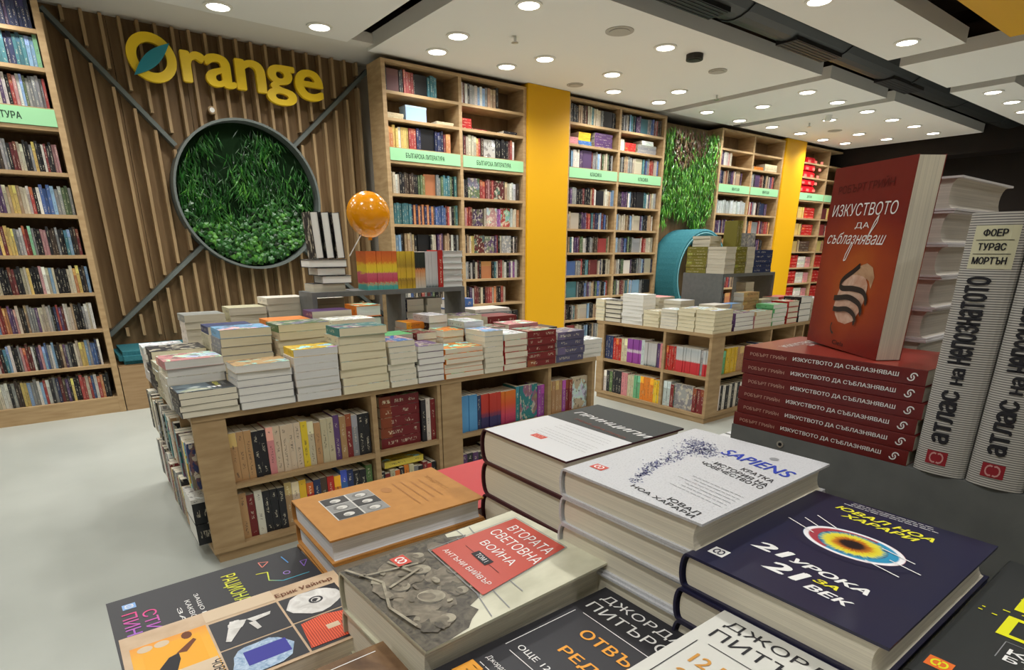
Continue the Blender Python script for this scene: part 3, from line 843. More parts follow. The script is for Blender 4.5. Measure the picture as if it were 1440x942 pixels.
# bookcase D
for k, z in enumerate(LV + UP):
    for b_ in (0, 1):
        a, c = bD[b_]
        if k == 9: continue
        if k == 8:
            if b_ == 0: shelf_row(a + .004, c, z, 'wvwwpc', .25, '', False, fill_to=.42)
            else: lie(a + .1, .3, z, .03, 2, 'o'); lie(a + .45, .4, z, .03, 4, 'c')
            continue
        if k == 6 and b_ == 0:
            shelf_row(a + .004, c, z, 'i' * 24, .29, '', False); continue
        shelf_row(a + .004, c, z, rspec(26, 'wckkngmrovvsd', 1), .25, '', False, fill_to=rnd.choice((.75, .9, .96)))
# bookcase E
a, c = bE[0]
for k, z in enumerate(LV + UP[:1]):
    for (a, c) in bE:
        if k == 7: continue
        if k in (4, 5, 6): shelf_row(a + .004, a + .35, z, rspec(9, 'rmyys'), .25, '', False)
        if k in (5,): lie(a + .36, .42, z, .05, 4, 'r')
        elif k == 4:
            lie(a + .36, .4, z, .05, 4, 'd')
        elif k == 6: lie(a + .36, .4, z, .05, 4, 'r')
        else:
            lie(a + .02, .36, z, .06, 4, 'r'); lie(a + .4, .28, z, .03, 7, 'w'); lie(a + .70, .2, z, .04, 5, 'p')
REDPK = plain('red_packaging', (.62, .012, .02), .35, .5)
REDPK2 = plain('red_packaging_print', (.75, .2, .15), .4, .5)
for i in range(5):
    wv = .40 - i * .05
    t = tag(empty('red_package', (11.80 + .27, YA + .09, UP[0] + i * .125)), 'red package with pale print, %s of the pile in the corner bookcase' % (nth(i + 1) + ' from bottom'), 'package', 'red packages piled in the corner bookcase')
    box('carton', -wv, -.07, .001, wv * .6, .16, .12, REDPK, t, bevel=.02)
    for k in range(3): box('print_patch', -wv * .8 + k * .24, -.072, .03, -wv * .8 + k * .24 + .1, -.0695, .075, REDPK2, t)
FAR.build('shelved_books', 'many books on the distant bookcases, beyond those built singly', 'books', 'books on the wall shelves')

# ================================================================== book tables
TT = .717
def table(name_label, x0, y0, x1, y1, top, sgn):
    t = empty('display_table', (x0, y0, 0), 0, name_label, 'table')
    return t
def tb(par, ox, oy, name, a, b_, z0, c, d, z1, mat=OAK):
    return box(name, a - ox, b_ - oy, z0, c - ox, d - oy, z1, mat, par)
# T1: x .382..2.84, y 2.76..4.10
t1 = empty('display_table', (.382, 2.76, 0), 0, 'long oak book table with open shelves in front of the slatted wall', 'table')
def b1(*a, **k): return tb(t1, .382, 2.76, *a, **k)
b1('table_top', .382, 2.755, .690, 2.842, 4.10, .717)
b1('plinth', .40, 2.77, 0, 2.83, 4.08, .05)
b1('base_board', .382, 2.76, .05, 2.842, 4.10, .075)
b1('end_panel', .384, 2.76, .075, .52, 2.782, .69, mat=OAK_V)
b1('upright', .50, 2.782, .075, .52, 3.10, .69, mat=OAK_V)
b1('upright', 1.215, 2.762, .075, 1.243, 3.10, .69, mat=OAK_V)
b1('upright', 1.607, 2.762, .075, 1.627, 3.10, .69, mat=OAK_V)
b1('end_panel', 1.632, 2.76, .075, 1.765, 2.782, .69, mat=OAK_V)
b1('upright', 1.745, 2.782, .075, 1.765, 3.10, .69, mat=OAK_V)
b1('upright', 2.422, 2.762, .075, 2.446, 3.10, .69, mat=OAK_V)
b1('end_panel', 2.812, 2.76, .075, 2.84, 3.10, .69, mat=OAK_V)
for a, c in ((.52, 1.215), (1.243, 1.607), (1.765, 2.422), (2.446, 2.812)):
    b1('shelf', a, 2.764, .347, c, 3.08, .372)
b1('back_panel', .52, 3.08, .075, 2.81, 3.10, .69, mat=OAK_BACK)
# its narrow side towards the aisle
for y in (3.10, 3.58, 4.08): b1('upright', .386, y, .075, .70, y + .02, .69, mat=OAK_V)
b1('back_panel', .70, 3.12, .075, .72, 4.08, .69, mat=OAK_BACK)
for a, c in ((3.12, 3.58), (3.60, 4.08)): b1('shelf', .388, a, .347, .70, c, .372)
b1('shelf', .388, 2.782, .347, .50, 3.10, .372)
# T2
t2 = empty('display_table', (4.167, 2.762, 0), 0, 'oak book table with open shelves beside the round teal seat', 'table')
def b2(*a, **k): return tb(t2, 4.167, 2.762, *a, **k)
T2Z = .752
b2('table_top', 4.162, 2.757, .725, 7.30, 4.05, T2Z)
b2('plinth', 4.18, 2.775, 0, 7.28, 4.03, .05)
b2('base_board', 4.167, 2.762, .05, 7.30, 4.045, .075)
for y, q in ((2.764, 4.33), (3.226, 4.50), (4.015, 4.50)): b2('upright', 4.169, y, .075, q, y + .026, .725, mat=OAK_V)
b2('end_panel', 4.168, 3.955, .075, 4.19, 4.015, .725, mat=OAK_V)
for a, c, q in ((2.79, 3.226, 4.333), (3.252, 4.015, 4.50)): b2('shelf', 4.172, a, .37, q, c, .397)
b2('back_panel', 4.50, 3.12, .075, 4.52, 4.015, .725, mat=OAK_BACK)
b2('end_panel', 4.17, 2.762, .075, 4.345, 2.784, .725, mat=OAK_V)
for x in (5.05, 5.46, 5.62, 6.4, 7.27): b2('upright', x, 2.764, .075, x + .024, 3.1, .725, mat=OAK_V)
b2('upright', 4.333, 2.784, .075, 4.347, 3.1, .725, mat=OAK_V)
for a, c in ((4.347, 5.05), (5.074, 5.46), (5.644, 6.4), (6.424, 7.27)): b2('shelf', a, 2.766, .37, c, 3.1, .397)
b2('back_panel', 4.347, 3.1, .075, 7.27, 3.12, .725, mat=OAK_BACK)

# ---- upright books inside the tables
def up_row(axis, a, b_, z, spec, where, front, hmin=.19, hmax=.235, depth=.135, fill=1.0, group='upright books in the table shelves', pag=PAPER_C, special=None):
    """axis 'x': spines face -y, run along +x from a to b. axis 'y': spines face -x, run along -y from a (large) to b"""
    total = sum(1.0 if ch.islower() else 5.0 for ch in spec)
    unit = abs(b_ - a) * fill / total; p = a; i = 0; sgn = 1 if b_ > a else -1
    hh = rnd.uniform(hmin, hmax); last = None
    for ch in spec:
        face = ch.isupper(); t = unit * (5.0 if face else 1.0)
        if ch.lower() != last: hh = rnd.uniform(hmin, hmax); tint = jit(PAL[ch.lower()], .12); last = ch.lower()
        h = hh; i += 1; f = front + rnd.uniform(0, .008)
        if axis == 'x':
            if face: M = basis((1, 0, 0), (0, 0, 1), (0, -1, 0), (p + .003, f + .03, z), (t - .006, h, .024))
            else: M = basis((0, 1, 0), (0, 0, 1), (1, 0, 0), (p, f, z), (depth, h, t - .0012))
        else:
            if face: M = basis((0, -1, 0), (0, 0, 1), (-1, 0, 0), (f + .03, p - .003, z), (t - .006, h, .024))
            else: M = basis((1, 0, 0), (0, 0, 1), (0, -1, 0), (f, p, z), (depth, h, t - .0012))
        lab = ('%s book turned cover out, %s in %s' if face else '%s paperback, %s in %s') % (CNAME[ch.lower()], nth(i), where)
        put_book('paperback_book', M, tint, lab, group, 'soft', pag, me=(special or {}).get(ch))
        p += sgn * t
up_row('x', .525, 1.208, .373, 'ssskkpccccycsccvsmgkk', 'upper row at near end of long table', 2.785, .215, .24)
up_row('x', .525, 1.205, .076, 'smwkkkscyrndrobnkke', 'lower row at near end of long table', 2.79, .205, .235)
up_row('x', 1.25, 1.60, .076, 'kmcrkocgkmrk', 'lower row of narrow bay in long table', 2.79, .15, .18)
up_row('x', 1.515, 1.605, .373, 'kwm', 'upright trio beside maroon stack in long table', 2.785, .235, .245)
up_row('x', 1.775, 2.418, .373, 'llllnrrrrrooootTuu', 'upper row of blue-to-purple bay in long table', 2.785, .20, .225, special={'l': GR_SKY, 'o': GR_SUN, 'r': GR_NIGHT})
up_row('x', 1.775, 2.418, .076, 'vkvkmkvkgkvkmkkv', 'lower row under the blue books', 2.79, .15, .17)
up_row('x', 2.452, 2.808, .373, 'ssssummC', 'upper row of last bay in long table', 2.785, .20, .22)
up_row('x', 2.452, 2.808, .076, 'kgcmkwksdk', 'lower row of last bay in long table', 2.79, .19, .21)
up_row('y', 3.09, 2.79, .373, 'ffkkwyn', 'aisle side upper shelf nearest end', .347, .20, .22, .11)
up_row('y', 3.57, 3.125, .373, 'wkkffwcsmk', 'aisle side upper shelf, middle bay', .355, .20, .24)
up_row('y', 4.07, 3.605, .373, 'kwckswkkcd', 'aisle side upper shelf, far bay', .36, .20, .24)
for k in range(2):
    o = put_book('thick_book', lying(.338, 2.85 + .004 * k, .076 + k * .105, .15, .20, .103, 'S'), (.015, .017, .02, 1), 'thick black book lying on the aisle side bottom shelf, %s of two' % ('lower', 'upper')[k], 'black books lying on the aisle side', 'soft', PAPER_W)
put_book('thick_book', lying(.336, 2.852, .286, .15, .20, .02, 'S'), (.66, .65, .60, 1), 'thin white book on top of the two thick black ones, aisle side', None, 'soft', PAPER_W)
up_row('y', 3.57, 3.125, .076, 'wmsdkgmcks', 'aisle side lower shelf, middle bay', .345, .19, .23)
up_row('y', 4.07, 3.605, .076, 'gkwcmkdgwk', 'aisle side lower shelf, far bay', .36, .20, .23)
# maroon stack and yellow book in the narrow bay
for k in range(5):
    M = lying(1.275, 2.80, .373 + k * .0575, .235, .16, .056, 'S', rnd.uniform(-.02, .02))
    o = put_book('thick_book', M, (.16, .012, .016, 1), 'thick maroon book with white spine lettering, %s from top in long table bay' % nth(5 - k), 'maroon books stacked in the table bay', 'soft', PAPER_C)
M = lying(1.28, 2.80, .259, .24, .16, .035, 'S'); put_book('thick_book', M, (.75, .6, .08, 1), 'yellow and blue book lying on the row under the maroon stack', None, 'soft', PAPER_C)
# T2 long side
up_row('y', 3.95, 3.255, .398, 'nnnrrrccuuuuuiggggvp', 'upper shelf facing the aisle, far table', 4.185, .20, .225, special={'u': GR_LILAC, 'g': GR_FROST})
up_row('y', 3.22, 2.795, .398, 'rrrrwwwwwwwwwwgww', 'upper shelf near corner of far table', 4.185, .20, .222, special={'w': GR_REDW})
up_row('y', 3.95, 3.255, .076, 'wkekkkppccqqooooyy', 'lower shelf facing the aisle, far table', 4.185, .20, .225)
up_row('y', 3.22, 2.795, .076, 'iimGmmm', 'lower shelf near corner of far table', 4.185, .20, .222)
up_row('x', 4.36, 5.04, .398, 'qqyyyyysssmosdsdkbbk', 'upper shelf of far table, side toward camera', 2.785, .19, .215)
up_row('x', 5.08, 5.455, .398, 'kwkwkwkwkwkw', 'upper shelf of far table, second side bay', 2.785, .16, .17)
up_row('x', 4.36, 5.04, .076, 'wkwkwkwkwkwkcwkw', 'lower shelf of far table, side toward camera', 2.785, .21, .22)

# ---- stacks on the tables
STK = [0]
FARS = Far()
def stack(x, y, w, d, zb, h, t, face, cols, desc, group, page=PAPER_C, kind='soft', jx=.006, jr=.03, name='stacked_book', tops=None, far=None):
    n = max(1, round(h / (t * (1.0 if kind == 'hard' else 1.12)))); t = h / n
    if far is None and any(q in desc for q in ('third row', 'fourth row', 'far table', 'in second row', 'before the riser', 'inside the', 'small stack', 'farthest', 'far corner', 'magazine', 'low ', 'on far riser', 'against the riser')) and not any(q in desc for q in ('aisle edge', 'corner stack', 'near the corner', 'next to the corner', 'near edge', 'olive', 'navy', 'black-spined')): far = FARS
    base = jit(PAL[cols[0]], .08)
    for k in range(n):
        c = base if len(cols) == 1 else jit(PAL[cols[k % len(cols)]], .08)
        if tops and k == n - 1: c = jit(PAL[tops], .05)
        jj = jx if k else jx * .4
        M = lying(x + rnd.uniform(-jj, jj), y + rnd.uniform(-jj, jj), zb + k * t, w, d, t * .985, face, rnd.uniform(-jr, jr))
        if far is not None:
            c0 = [M.col[q].to_3d() for q in range(4)]; far.add(c0[3], c0[0], c0[1], c0[2], 1, 1, 1, c); continue
        STK[0] += 1
        pos = 'top book' if k == n - 1 else ('bottom book' if k == 0 else nth(n - k) + ' from top')
        cw = CNAME[(tops if (tops and k == n - 1) else cols[k % len(cols)])]
        if n == 1: pos = 'single book'
        put_book(name, M, c, '%s covered %s, %s' % (cw, pos, desc), group, kind, page)
G1 = 'stacked books on the long table before the slatted wall'
G2 = 'stacked books on the far table by the teal seat'
# front row of T1, left to right
P = lambda s: s + ' along the long table front'
stack(.350, 2.742, .232, .170, TT, .112, .028, 'W', 'k', P('first stack'), G1, tops='k')
def film_print():
    M = lying(.350, 2.742, TT + .112, .232, .170, .0002, 'W')
    o = [q for q in bpy.data.objects if q.name.startswith('stacked_book') and 'top book, first stack along' in q.get('label', '')][0]
    inv = o.matrix_world.inverted(); T = Matrix.Translation((.350, 2.742, TT + .1125))
    def fn(u0, v0, u1, v1, k=0): return lambda u, v: inv @ (T @ Vector(((u0 + (u1 - u0) * u) * .232, (v0 + (v1 - v0) * v) * .170, .0002 * k)))
    def quad(name, pts, mat, k): return mesh_obj(name, [inv @ (T @ Vector((a * .232, b * .170, .0002 * k))) for a, b in pts], [tuple(range(len(pts)))], mat, o)
    nz = noise_mat('photo_storm', (.012, .03, .05), (.22, .30, .34), (1, 1, 1), 16, .35, .4, 5)
    quad('photo_print', [(.01, .01), (.99, .01), (.99, .99), (.01, .99)], nz, 1)
    quad('dark_print', [(.66, .05), (.99, .05), (.99, .99), (.60, .99)], plain('photo_night', (.012, .014, .018), .35), 2)
    quad('photo_glow', [(.05, .04), (.62, .05), (.52, .24), (.30, .38), (.20, .30), (.03, .10)], noise_mat('photo_dawn', (.20, .26, .16), (.60, .60, .48), (1, 1, 1), 30, .35, .4, 4), 3)
    quad('photo_cloud', [(.20, .42), (.38, .40), (.46, .52), (.36, .60), (.28, .52)], plain('photo_cloud', (.5, .55, .52), .4), 3)
    yel = plain('ink_lemon', (.62, .60, .08), .4)
    rot = fn(0, 0, 1, 1, 4)
    text('title_lettering', 'СЕАНС', lambda u, v: rot(.70 + .09 * v, .90 - .52 * u), yel, o, .02)
    text('author_lettering', 'КРИС', lambda u, v: rot(.83 + .06 * v, .80 - .36 * u), plain('ink_steel', (.35, .35, .34), .4), o, .0)
    for k in range(3): quad('white_stroke', [(.56 + .085 * k, .22), (.61 + .085 * k, .22), (.585 + .085 * k, .36), (.535 + .085 * k, .36)], WHITEP, 4)
    return o
film_print()
stack(.588, 2.742, .240, .165, TT, .200, .0285, 'E', 'g', P('second stack'), G1, PAPER_W, tops='s')
stack(.845, 2.742, .212, .150, TT, .243, .030, 'W', 'w', P('third stack'), G1, PAPER_G, tops='y')
stack(1.068, 2.742, .248, .170, TT, .325, .036, 'W', 'c', P('tall fourth stack'), G1, PAPER_Y, tops='f')
stack(1.325, 2.745, .153, .20, TT, .237, .026, 'N', 'w', P('fifth stack'), G1, PAPER_C, tops='b')
stack(1.488, 2.745, .157, .20, TT, .197, .028, 'N', 'v', P('sixth stack'), G1, PAPER_W, tops='v')
stack(1.655, 2.745, .255, .19, TT, .165, .0235, 'W', 'o', P('seventh orange stack'), G1, PAPER_C, tops='o')
stack(1.922, 2.745, .130, .20, TT, .240, .027, 'N', 'w', P('eighth stack'), G1, PAPER_C, tops='l')
stack(2.062, 2.745, .168, .21, TT, .212, .0303, 'W', 'r', P('ninth red-edged stack'), G1, PAPER_C, tops='i')
stack(2.238, 2.745, .225, .19, TT, .215, .043, 'S', 'm', P('maroon hardback stack'), G1, PAPER_C, 'hard')
stack(2.474, 2.745, .235, .18, TT, .190, .038, 'S', 'z', P('slate purple stack'), G1, PAPER_W, tops='z')
stack(2.722, 2.762, .170, .15, TT, .118, .0295, 'W', 'i', P('shrink-wrapped last stack'), G1, PAPER_W)
# aisle column
P = lambda s: s + ' on the long table'
stack(.345, 2.93, .24, .20, TT, .22, .031, 'W', 'w', P('stack behind first front stack'), G1, PAPER_W, tops='p')
stack(.350, 3.36, .25, .22, TT, .205, .034, 'W', 'k', P('dark topped stack on the aisle edge'), G1, PAPER_Y, tops='k')
stack(.352, 3.62, .20, .20, TT, .19, .03, 'W', 'w', P('farthest stack on the aisle edge'), G1, PAPER_W, tops='i')
stack(.345, 3.15, .22, .19, TT, .17, .028, 'W', 'c', P('pale stack in the aisle row'), G1, PAPER_W)
stack(.600, 3.02, .235, .18, TT, .325, .036, 'W', 'g', P('blue topped tall stack second row'), G1, PAPER_Y, tops='l')
stack(.610, 3.30, .22, .18, TT, .31, .035, 'W', 'c', P('blue topped stack third row'), G1, PAPER_Y, tops='n')
stack(.560, 3.62, .205, .19, TT, .345, .034, 'W', 'w', P('grey topped stack fourth row'), G1, PAPER_C, tops='g')
stack(.850, 2.97, .26, .18, TT, .335, .033, 'W', 'c', P('cream stack behind second front stack'), G1, PAPER_Y, tops='e')
stack(.880, 3.20, .22, .19, TT, .33, .030, 'W', 'r', P('red and black topped stack third row'), G1, PAPER_C, tops='o')
stack(.790, 3.62, .20, .18, TT, .37, .035, 'W', 'c', P('tall cream stack fourth row'), G1, PAPER_Y)
stack(1.125, 2.985, .24, .18, TT, .335, .032, 'W', 'w', P('pale stack behind the tall fourth stack'), G1, PAPER_C, tops='w')
stack(1.110, 3.19, .22, .16, TT, .365, .034, 'W', 'w', P('purple topped stack third row'), G1, PAPER_W, tops='v')
stack(1.00, 3.62, .23, .18, TT, .415, .034, 'W', 'w', P('red marked white stack fourth row'), G1, PAPER_W)
stack(1.255, 3.62, .21, .18, TT, .40, .036, 'N', 'w', P('white stack against the riser'), G1, PAPER_W)
stack(1.390, 2.97, .19, .16, TT, .235, .027, 'W', 'w', P('low pale stack second row'), G1, PAPER_C, tops='q')
# under and in front of the riser
stack(1.345, 3.17, .15, .16, TT, .385, .064, 'W', 'k', P('black box-like stack with orange top'), G1, PAPER_G, 'hard', tops='o')
stack(1.500, 3.17, .165, .16, TT, .19, .027, 'S', 'm', P('low dark red stack before the riser'), G1, PAPER_C)
stack(1.670, 3.20, .12, .15, TT, .265, .033, 'S', 'o', P('small orange stack before the riser'), G1, PAPER_C)
stack(1.600, 2.96, .13, .19, TT, .235, .0335, 'W', 'r', P('red-spined stack behind the orange stack'), G1, PAPER_C, tops='m')
stack(1.770, 2.955, .14, .17, TT, .235, .0335, 'E', 'o', P('peach stack behind the orange stack'), G1, PAPER_C)
stack(1.790, 3.14, .13, .19, TT, .305, .038, 'W', 'k', P('black-spined stack before the riser'), G1, PAPER_W, tops='i')
stack(1.930, 2.965, .140, .19, TT, .275, .034, 'W', 'g', P('grey-spined stack in the second row'), G1, PAPER_W, tops='i')
stack(2.02, 3.17, .18, .19, TT, .285, .036, 'N', 'v', P('cream stack with violet top'), G1, PAPER_Y, tops='v')
stack(2.09, 2.98, .16, .17, TT, .225, .045, 'W', 'm', P('maroon hardback stack second row'), G1, PAPER_W, 'hard')
stack(2.26, 2.96, .23, .18, TT, .235, .047, 'S', 'm', P('salmon topped stack behind maroon hardbacks'), G1, PAPER_C, 'hard', tops='p')
stack(2.25, 3.17, .24, .18, TT, .265, .053, 'S', 'm', P('brown leather-look stack third row'), G1, PAPER_C, 'hard', tops='m')
stack(2.50, 2.95, .16, .17, TT, .195, .028, 'S', 'k', P('black and cream small stack'), G1, PAPER_Y)
stack(2.50, 3.17, .19, .16, TT, .18, .026, 'S', 'k', P('dark small stack near the far end'), G1, PAPER_Y)
stack(2.33, 3.42, .30, .21, TT, .285, .019, 'S', 'g', P('magazine pile behind the brown stack'), G1, PAPER_W, tops='w', jx=.014)
stack(2.25, 3.66, .21, .17, TT, .345, .069, 'S', 'b', P('blue thick stack beyond the riser'), G1, PAPER_W, 'hard')
stack(2.50, 3.66, .26, .18, TT, .25, .031, 'S', 'c', P('cream stack at the far corner'), G1, PAPER_W)
# riser 1
def riser(x0, y0, x1, y1, z0, z1, label, div, left_panel=True, th=.018):
    t = empty('display_riser', (x0, y0, z0), 0, label, 'riser')
    w, d, h = x1 - x0, y1 - y0, z1 - z0
    box('top_board', 0, 0, h - .028, w, d, h, GREY, t)
    box('side_panel', w - .028, 0, 0, w, d, h - .028, GREY, t)
    if left_panel: box('side_panel', 0, 0, 0, .028, d, h - .028, GREY, t)
    for q in div: box('divider', q - x0, .004, 0, q - x0 + .028, d - .004, h - .028, GREY, t)
    return t
riser(1.19, 3.40, 2.222, 3.62, TT, 1.165, 'dark grey riser box carrying bright books on the long table', [1.75])
R1Z = 1.165
GR1 = 'books standing and lying on the grey riser of the long table'
up_row('x', 1.545, 1.748, R1Z, 'oooooo', 'fiery orange set on grey riser', 3.425, .222, .224, .14, group=GR1, special={'o': GR_FIRE})
up_row('x', 1.748, 1.872, R1Z, 'yyyyyy', 'yellow set on grey riser', 3.425, .222, .224, .14, group=GR1, special={'y': GR_GOLD})
up_row('x', 1.872, 1.948, R1Z, 'kkks', 'black-topped set on grey riser', 3.425, .215, .217, .14, group=GR1, special={'k': GR_BLKTOP, 's': GR_BLKTOP})
up_row('x', 1.948, 2.04, R1Z, 'iiii', 'pale patterned set on grey riser', 3.425, .22, .222, .14, group=GR1, special={'i': GR_FROST})
up_row('x', 2.04, 2.075, R1Z, 'r', 'red leaning place on grey riser', 3.42, .228, .23, .14, group=GR1)
stack(2.078, 3.425, .15, .19, R1Z, .225, .0375, 'N', 'i', 'at the end of the grey riser', GR1, PAPER_G, 'hard', jr=.01)
stack(1.22, 3.44, .19, .15, R1Z, .045, .045, 'N', 'k', 'low under white standing books', GR1, PAPER_W, 'hard')
stack(1.275, 3.43, .175, .15, R1Z + .045, .045, .045, 'N', 'k', 'second layer under white standing books', GR1, PAPER_W, 'hard')
stack(1.25, 3.44, .17, .15, R1Z + .09, .045, .045, 'N', 'k', 'third layer under white standing books', GR1, PAPER_W, 'hard')
stack(1.205, 3.43, .225, .15, R1Z + .135, .045, .045, 'N', 'k', 'fourth layer under white standing books', GR1, PAPER_W, 'hard')
for k in range(3):
    x = 1.245 + k * .062
    M = Matrix.Translation((x, 3.56, R1Z + .18)) @ Matrix.Rotation(math.radians(-3), 4, 'Y') @ Matrix.Translation((-x, -3.56, -(R1Z + .18))) @ basis((0, -1, 0), (0, 0, 1), (-1, 0, 0), (x + .05, 3.56, R1Z + .182), (.13, .25, .047))
    put_book('stacked_book', M, jit(PAL['k']), 'thick book standing pages forward, %s of three above the black hardbacks' % nth(k + 1), GR1, 'hard', PAPER_W)
stack(1.80, 3.43, .12, .16, TT + .0, .38, .038, 'W', 'n', 'dark blue stack inside the grey riser', G1, PAPER_W, 'hard')
stack(1.95, 3.43, .11, .16, TT + .0, .38, .042, 'N', 'g', 'grey stack inside the grey riser', G1, PAPER_G, 'hard')
# balloon
bl = empty('balloon', (1.63, 3.53, 1.60), 0, 'shiny orange balloon floating above the grey riser on a thin stick', 'balloon')
bm = bmesh.new(); bmesh.ops.create_uvsphere(bm, u_segments=40, v_segments=26, radius=.128)
for v_ in bm.verts:
    if v_.co.z < 0: v_.co.x *= 1 - .06 * (v_.co.z / .128) ** 2; v_.co.y *= 1 - .06 * (v_.co.z / .128) ** 2; v_.co.z *= 1.05
for f_ in bm.faces: f_.smooth = True
me = bpy.data.meshes.new('balloon_skin'); bm.to_mesh(me); bm.free()
mm, nt, bb = new_mat('orange_rubber', .16, .6); bb.inputs['Base Color'].default_value = (.92, .34, .004, 1); bb.inputs['Coat Weight'].default_value = .2
me.materials.append(mm); link(bpy.data.objects.new('skin', me), bl)
m = MB(); m.prism(ring_pts(.012, 8), -.148, -.130, 'z'); m.build('knot', mm, bl)
bm = bmesh.new()
def rod(name, p, q, r, mat, par):
    p, q = Vector(p), Vector(q); d = q - p; rot = d.to_track_quat('Z', 'Y').to_matrix()
    m = MB(); m.prism(ring_pts(r, 8), 0, d.length, 'z')
    m.v = [tuple(p + rot @ Vector(v)) for v in m.v]
    return m.build(name, mat, par)
bm.free()
rod('stick', (-.15, -.02, -.24), (-.055, 0, -.115), .0035, WHITEP, bl)

# ---- T2 stacks
P = lambda s: s + ', far table'
stack(4.165, 3.965, .16, .11, T2Z, .20, .03, 'E', 'i', P('first stack of the aisle edge'), G2, PAPER_Y, jx=.003)
stack(4.165, 3.76, .16, .19, T2Z, .20, .04, 'E', 'k', P('black-lined stack of the aisle edge'), G2, PAPER_C, 'hard', jx=.003)
stack(4.165, 3.50, .17, .24, T2Z, .265, .030, 'E', 'w', P('tall white stack of the aisle edge'), G2, PAPER_W, jx=.004)
stack(4.16, 3.31, .17, .17, T2Z, .14, .024, 'E', 'c', P('low cream stack of the aisle edge'), G2, PAPER_Y, jx=.003)
stack(4.165, 3.125, .17, .17, T2Z, .165, .026, 'E', 'i', P('mint stack of the aisle edge'), G2, PAPER_C, tops='i', jx=.003)
stack(4.165, 2.95, .24, .165, T2Z, .185, .0265, 'E', 'c', P('yellowish stack near the corner'), G2, PAPER_Y, jx=.003)
stack(4.165, 2.765, .255, .175, T2Z, .185, .0265, 'E', 'c', P('yellowish corner stack'), G2, PAPER_Y, jx=.003)
stack(4.46, 2.765, .28, .17, T2Z, .145, .029, 'W', 'v', P('white paged stack next to the corner'), G2, PAPER_W, tops='v', jx=.003)
stack(4.76, 2.765, .27, .17, T2Z, .14, .028, 'W', 'p', P('rusty topped stack on the near edge'), G2, PAPER_C, tops='s', jx=.003)
stack(5.05, 2.77, .22, .17, T2Z, .185, .031, 'W', 'q', P('green topped stack on the near edge'), G2, PAPER_W, tops='q', jx=.006)
stack(5.30, 2.77, .19, .17, T2Z, .20, .05, 'W', 'r', P('red edged stack on the near edge'), G2, PAPER_C, 'hard', tops='r', jx=.003)
stack(5.51, 2.77, .20, .17, T2Z, .23, .046, 'W', 'k', P('tall pale stack on the near edge'), G2, PAPER_W, tops='k', jx=.003)
stack(5.75, 2.77, .22, .17, T2Z, .21, .03, 'N', 'g', P('grey stack near the far end'), G2, PAPER_W)
stack(6.05, 2.77, .24, .17, T2Z, .19, .03, 'N', 'm', P('maroon stack near the far end'), G2, PAPER_W)
stack(6.4, 2.77, .24, .17, T2Z, .2, .03, 'N', 'w', P('white stack near the far end'), G2, PAPER_W)
stack(4.37, 3.77, .20, .18, T2Z, .22, .031, 'E', 'w', P('white second row stack far corner'), G2, PAPER_W)
stack(4.38, 3.50, .22, .2, T2Z, .235, .029, 'E', 'c', P('pink lined stack second row'), G2, PAPER_W, tops='p')
stack(4.37, 3.26, .20, .18, T2Z, .22, .027, 'E', 'w', P('mint topped stack second row'), G2, PAPER_W, tops='i')
stack(4.44, 2.96, .22, .16, T2Z, .20, .028, 'E', 'w', P('pale stack behind the corner'), G2, PAPER_W, tops='w')
stack(4.68, 2.955, .15, .1, T2Z, .20, .03, 'W', 'l', P('light blue stack before the riser'), G2, PAPER_W)
stack(4.86, 2.955, .24, .10, T2Z, .285, .032, 'S', 's', P('ochre spined stack before the riser'), G2, PAPER_C)
stack(5.16, 2.96, .2, .1, T2Z, .21, .03, 'W', 'c', P('cream stack before the riser'), G2, PAPER_Y)
stack(5.45, 2.96, .28, .16, T2Z, .22, .031, 'S', 'r', P('red stack in second row'), G2, PAPER_C)
stack(5.80, 2.97, .25, .17, T2Z, .2, .03, 'S', 'g', P('grey stack in second row'), G2, PAPER_C)
riser(4.70, 3.08, 5.55, 3.50, T2Z, 1.195, 'dark grey riser box carrying olive books on the far table', [])
GR2 = 'books on the grey riser of the far table'
R2Z = 1.195
stack(4.705, 3.27, .13, .21, R2Z, .225, .0225, 'W', 'h', 'first olive stack on far riser', GR2, PAPER_Y, jx=.003, jr=.01)
stack(4.71, 3.085, .15, .18, R2Z, .225, .0225, 'N', 'h', 'cream paged stack on far riser', GR2, PAPER_Y, jx=.003, jr=.01)
stack(4.87, 3.085, .16, .18, R2Z, .225, .0225, 'S', 'h', 'second olive stack on far riser', GR2, PAPER_Y, jx=.003, jr=.01)
stack(5.04, 3.085, .12, .18, R2Z, .225, .0225, 'N', 'h', 'narrow cream stack on far riser', GR2, PAPER_Y, jx=.003, jr=.01)
stack(5.17, 3.085, .30, .18, R2Z, .20, .04, 'S', 'n', 'navy hardback stack on far riser', GR2, PAPER_W, 'hard', jx=.003, jr=.01)
stack(4.73, 3.27, .17, .18, R2Z + .226, .09, .0225, 'N', 'h', 'upper cream stack on far riser', GR2, PAPER_Y, jx=.006)
up_row('x', 4.90, 4.99, R2Z + .226, 'hhhh', 'olive standing set on far riser', 3.12, .215, .217, .13, group=GR2)
up_row('x', 5.06, 5.35, R2Z + .21, 'GG', 'pale patterned pair on far riser', 3.2, .13, .135, .08, group=GR2)
t = None
stack(5.12, 3.1, .13, .1, T2Z + 0, .36, .03, 'N', 'w', 'white stack inside the far riser', G2, PAPER_W)
FARS.build('stacked_books', 'many books in the rear stacks on both tables, beyond those built singly', 'books', 'stacked books on the tables')
